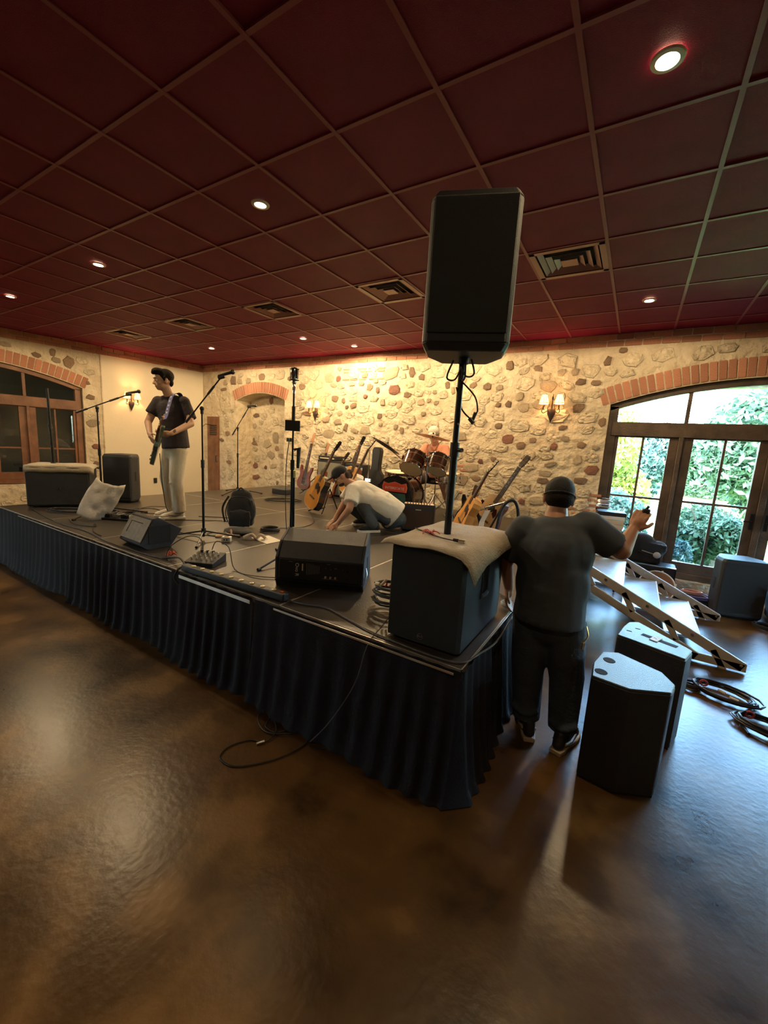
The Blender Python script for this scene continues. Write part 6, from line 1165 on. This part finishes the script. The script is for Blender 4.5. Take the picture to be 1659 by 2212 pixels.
for k in range(6): p = sp[9+k*2] if 9+k*2 < len(sp) else sp[-1]; q = sp[min(10+k*2, len(sp)-1)]; nn = V((.25, -.9, .3)).normalized(); b = MB(); b.box(V((0, 0, 0)), (.022, .022, .002)); Ms = frame(p+V((-.0, -.004, .002)), nn, (.95, .2, .2)); b.v = [tuple(Ms @ V(v_)) for v_ in b.v]; b.build('strap_motif', STL, so, world=True)
TEAL = mat('sea_green_guitar', (.09, .14, .12), .25, coat=.4)
guitar('electric_guitar', 'sea-green electric guitar with a maple neck held by the standing guitarist', (-4.63, 2.585, 1.44), (.60, -.22, .46), (-.55, -.80, .25), 'solid', TEAL, TEAL, mat('maple_head', (.5, .22, .1), .4), inline=True, L=.22)

# ---- C: crouching man
pc = thing('person', 'man in a black cap and white T-shirt crouching on the stage, head bent', 'person', (-2.72, 4.10, SZ))
fC = V((-.62, -.55, -.62)); hp, P, Mh = head_prims((-3.015, 3.93, 1.315), fC, (-.45, -.35, .75), 1.0)
body = hp+[('c', (-2.975, 3.96, 1.27), .055, (-2.90, 4.0, 1.22), .065), ('e', (-2.80, 4.05, 1.14), (.16, .17, .12)), ('e', (-2.62, 4.18, 1.02), (.15, .16, .15)), ('e', (-2.50, 4.27, .89), (.15, .16, .13)),
     ('c', (-2.79, 3.90, 1.17), .055, (-2.74, 3.75, .97), .043), ('c', (-2.74, 3.75, .97), .044, (-2.87, 3.72, .79), .029), ('c', (-3.0, 4.14, 1.16), .055, (-3.02, 4.0, .95), .043), ('c', (-3.02, 4.0, .95), .042, (-3.03, 3.86, .79), .028),
     ('c', (-2.49, 4.18, .86), .095, (-2.68, 3.95, 1.0), .068), ('c', (-2.68, 3.95, .99), .062, (-2.55, 4.0, .77), .045), ('c', (-2.58, 4.36, .86), .095, (-2.98, 4.15, .93), .068), ('c', (-2.98, 4.15, .92), .062, (-2.86, 4.26, .77), .045)]
body += hand_prims((-2.87, 3.72, .79), (-.7, -.3, -.6), None, (.3, -.5, .8), 1, .35, 1)+hand_prims((-3.03, 3.86, .79), (-.2, -.9, -.5), None, (-.3, -.3, .9), 1, .35, -1)
blob('body', SKC, pc, body, .0075, 3); face_parts(pc, P, Mh)
blob('beard', HAIR2, pc, [('e', P(0, .03, -.075), (.055, .058, .035), Mh)], .008, 2)
blob('black_cap', BLKF, pc, [('e', P(0, -.01, .055), (.086, .104, .083), Mh), ('e', P(0, .12, .055), (.07, .065, .012), Mh)], .008, 3)
b = MB(); b.box(P(0, .099, .07), (.05, .006, .04), Mh); b.build('cap_patch', WHITE, pc, world=True)
blob('hair_bun', HAIR2, pc, [('e', P(.0, -.07, -.015), (.072, .05, .06), Mh), ('e', P(0, -.115, -.01), (.038, .038, .038), Mh)], .008, 2)
WT_ = mat('white_tshirt', (.8, .76, .68), .85, var=.03, vscale=8, bump=.4, bscale=22)
blob('tshirt', WT_, pc, [('e', (-2.82, 4.05, 1.15), (.17, .20, .13)), ('c', (-2.80, 4.06, 1.13), .16, (-2.56, 4.23, .98), .175), ('f', (-2.62, 4.18, 1.03), .175, (-2.44, 4.31, .86), .19), ('e', (-2.81, 3.93, 1.18), (.09, .085, .08)), ('e', (-2.985, 4.13, 1.17), (.085, .08, .08)), ('f', (-2.81, 3.93, 1.20), .078, (-2.755, 3.79, 1.03), .088), ('f', (-2.98, 4.13, 1.18), .075, (-3.02, 4.03, 1.02), .082), ('e', (-2.80, 3.93, 1.165), (.1, .09, .09)), ('e', (-2.72, 4.0, 1.08), (.15, .13, .13)), ('c', (-2.6, 4.1, 1.02), .15, (-2.5, 4.2, .95), .16)], .011, 6)
JC = mat('grey_blue_jeans', (.075, .09, .1), .85, var=.2, vscale=14, bump=.35, bscale=60)
blob('jeans', JC, pc, [('e', (-2.49, 4.28, .86), (.16, .17, .13)), ('c', (-2.48, 4.19, .87), .115, (-2.68, 3.955, 1.0), .082), ('c', (-2.68, 3.95, .985), .082, (-2.56, 3.99, .79), .065), ('c', (-2.57, 4.36, .87), .115, (-2.98, 4.15, .93), .082), ('c', (-2.98, 4.15, .92), .08, (-2.87, 4.25, .79), .065), ('c', (-2.4, 4.33, .83), .1, (-2.5, 4.25, .8), .1)], .01, 5)
shoe(pc, (-2.50, 4.06, SZ), (-2.68, 3.85, SZ), BLKF, WHITE); shoe(pc, (-2.78, 4.34, SZ), (-2.97, 4.14, SZ), BLKF, WHITE)

# ---- D: drummer
pd_ = thing('person', 'drummer in a pale cap and coral striped shirt sitting behind the drum kit', 'person', (-2.72, 6.0, SZ))
fD = V((.25, -.93, -.32)); hp, P, Mh = head_prims((-2.735, 5.86, 1.925), fD, (.02, -.2, .97), 1.0)
body = hp+[('c', (-2.73, 5.90, 1.85), .055, (-2.73, 5.95, 1.76), .06), ('e', (-2.73, 5.99, 1.62), (.165, .11, .18)), ('e', (-2.73, 6.03, 1.40), (.15, .12, .17)), ('e', (-2.73, 6.05, 1.25), (.17, .13, .1)),
     ('c', (-2.90, 5.95, 1.70), .052, (-2.97, 5.78, 1.50), .042), ('c', (-2.97, 5.78, 1.50), .042, (-2.80, 5.65, 1.52), .03), ('c', (-2.56, 5.96, 1.70), .052, (-2.46, 5.84, 1.5), .042), ('c', (-2.46, 5.84, 1.5), .042, (-2.53, 5.66, 1.50), .03),
     ('c', (-2.82, 6.02, 1.26), .09, (-2.90, 5.72, 1.20), .066), ('c', (-2.90, 5.72, 1.19), .06, (-2.90, 5.78, .80), .04), ('c', (-2.64, 6.02, 1.26), .09, (-2.50, 5.80, 1.22), .066), ('c', (-2.50, 5.80, 1.21), .06, (-2.42, 5.98, .80), .04)]
body += hand_prims((-2.80, 5.65, 1.52), (.6, -.6, .2), None, (0, 0, 1), 1, .7, 1)+hand_prims((-2.53, 5.66, 1.50), (-.4, -.8, .2), None, (0, 0, 1), 1, .7, -1)
blob('body', SKC, pd_, body, .0085, 3); face_parts(pd_, P, Mh)
CAPW = mat('pale_cap_cloth', (.68, .63, .52), .85); blob('pale_cap', CAPW, pd_, [('e', P(0, -.01, .05), (.086, .104, .085), Mh), ('e', P(0, .12, .04), (.065, .05, .011), Mh)], .009, 3)
blob('sunglasses', BLKG, pd_, [('e', P(-.032, .092, .008), (.026, .012, .018), Mh), ('e', P(.032, .092, .008), (.026, .012, .018), Mh), ('c', P(-.075, .03, .012), .005, P(-.05, .085, .012), .005), ('c', P(.075, .03, .012), .005, P(.05, .085, .012), .005), ('c', P(-.02, .095, .012), .005, P(.02, .095, .012), .005)], .004, 1)
CS = mat('coral_shirt', (.62, .27, .17), .85, bump=.3, bscale=30)
sh_ = blob('shirt', CS, pd_, [('e', (-2.73, 5.985, 1.63), (.19, .13, .17)), ('e', (-2.89, 5.955, 1.72), (.075, .07, .07)), ('e', (-2.57, 5.965, 1.72), (.075, .07, .07)), ('f', (-2.73, 5.99, 1.65), .15, (-2.73, 6.04, 1.27), .165), ('f', (-2.88, 5.96, 1.73), .068, (-2.95, 5.83, 1.57), .078), ('f', (-2.58, 5.97, 1.73), .068, (-2.49, 5.88, 1.57), .078)], .011, 5)
for k in range(-3, 4): b = MB(); b.tube([(-2.73+k*.045, 5.985-.13*sqrt(max(.05, 1-(k*.045/.2)**2))-.012, 1.68), (-2.73+k*.045, 5.99-.15*sqrt(max(.05, 1-(k*.045/.2)**2))-.016, 1.45)], .0022, 4); b.build('shirt_stripe', mat('pale_coral', (.75, .5, .38), .85), sh_, world=True)
for s in (-1, 1): b = MB(); b.add([(-2.73, 5.86, 1.70), (-2.73+s*.07, 5.88, 1.77), (-2.73+s*.045, 5.845, 1.69)], [(0, 1, 2)]); b.build('collar', CS, sh_, world=True, solid=.008)
blob('shorts', mat('dark_brown_shorts', (.06, .035, .03), .85), pd_, [('e', (-2.73, 6.05, 1.24), (.17, .13, .09)), ('f', (-2.81, 6.03, 1.26), .1, (-2.895, 5.76, 1.21), .085), ('f', (-2.65, 6.03, 1.26), .1, (-2.52, 5.83, 1.23), .085)], .012, 4)
shoe(pd_, (-2.91, 5.85, SZ), (-2.89, 5.58, SZ), SG, WHITE); shoe(pd_, (-2.43, 6.04, SZ), (-2.38, 5.78, SZ), SG, WHITE)
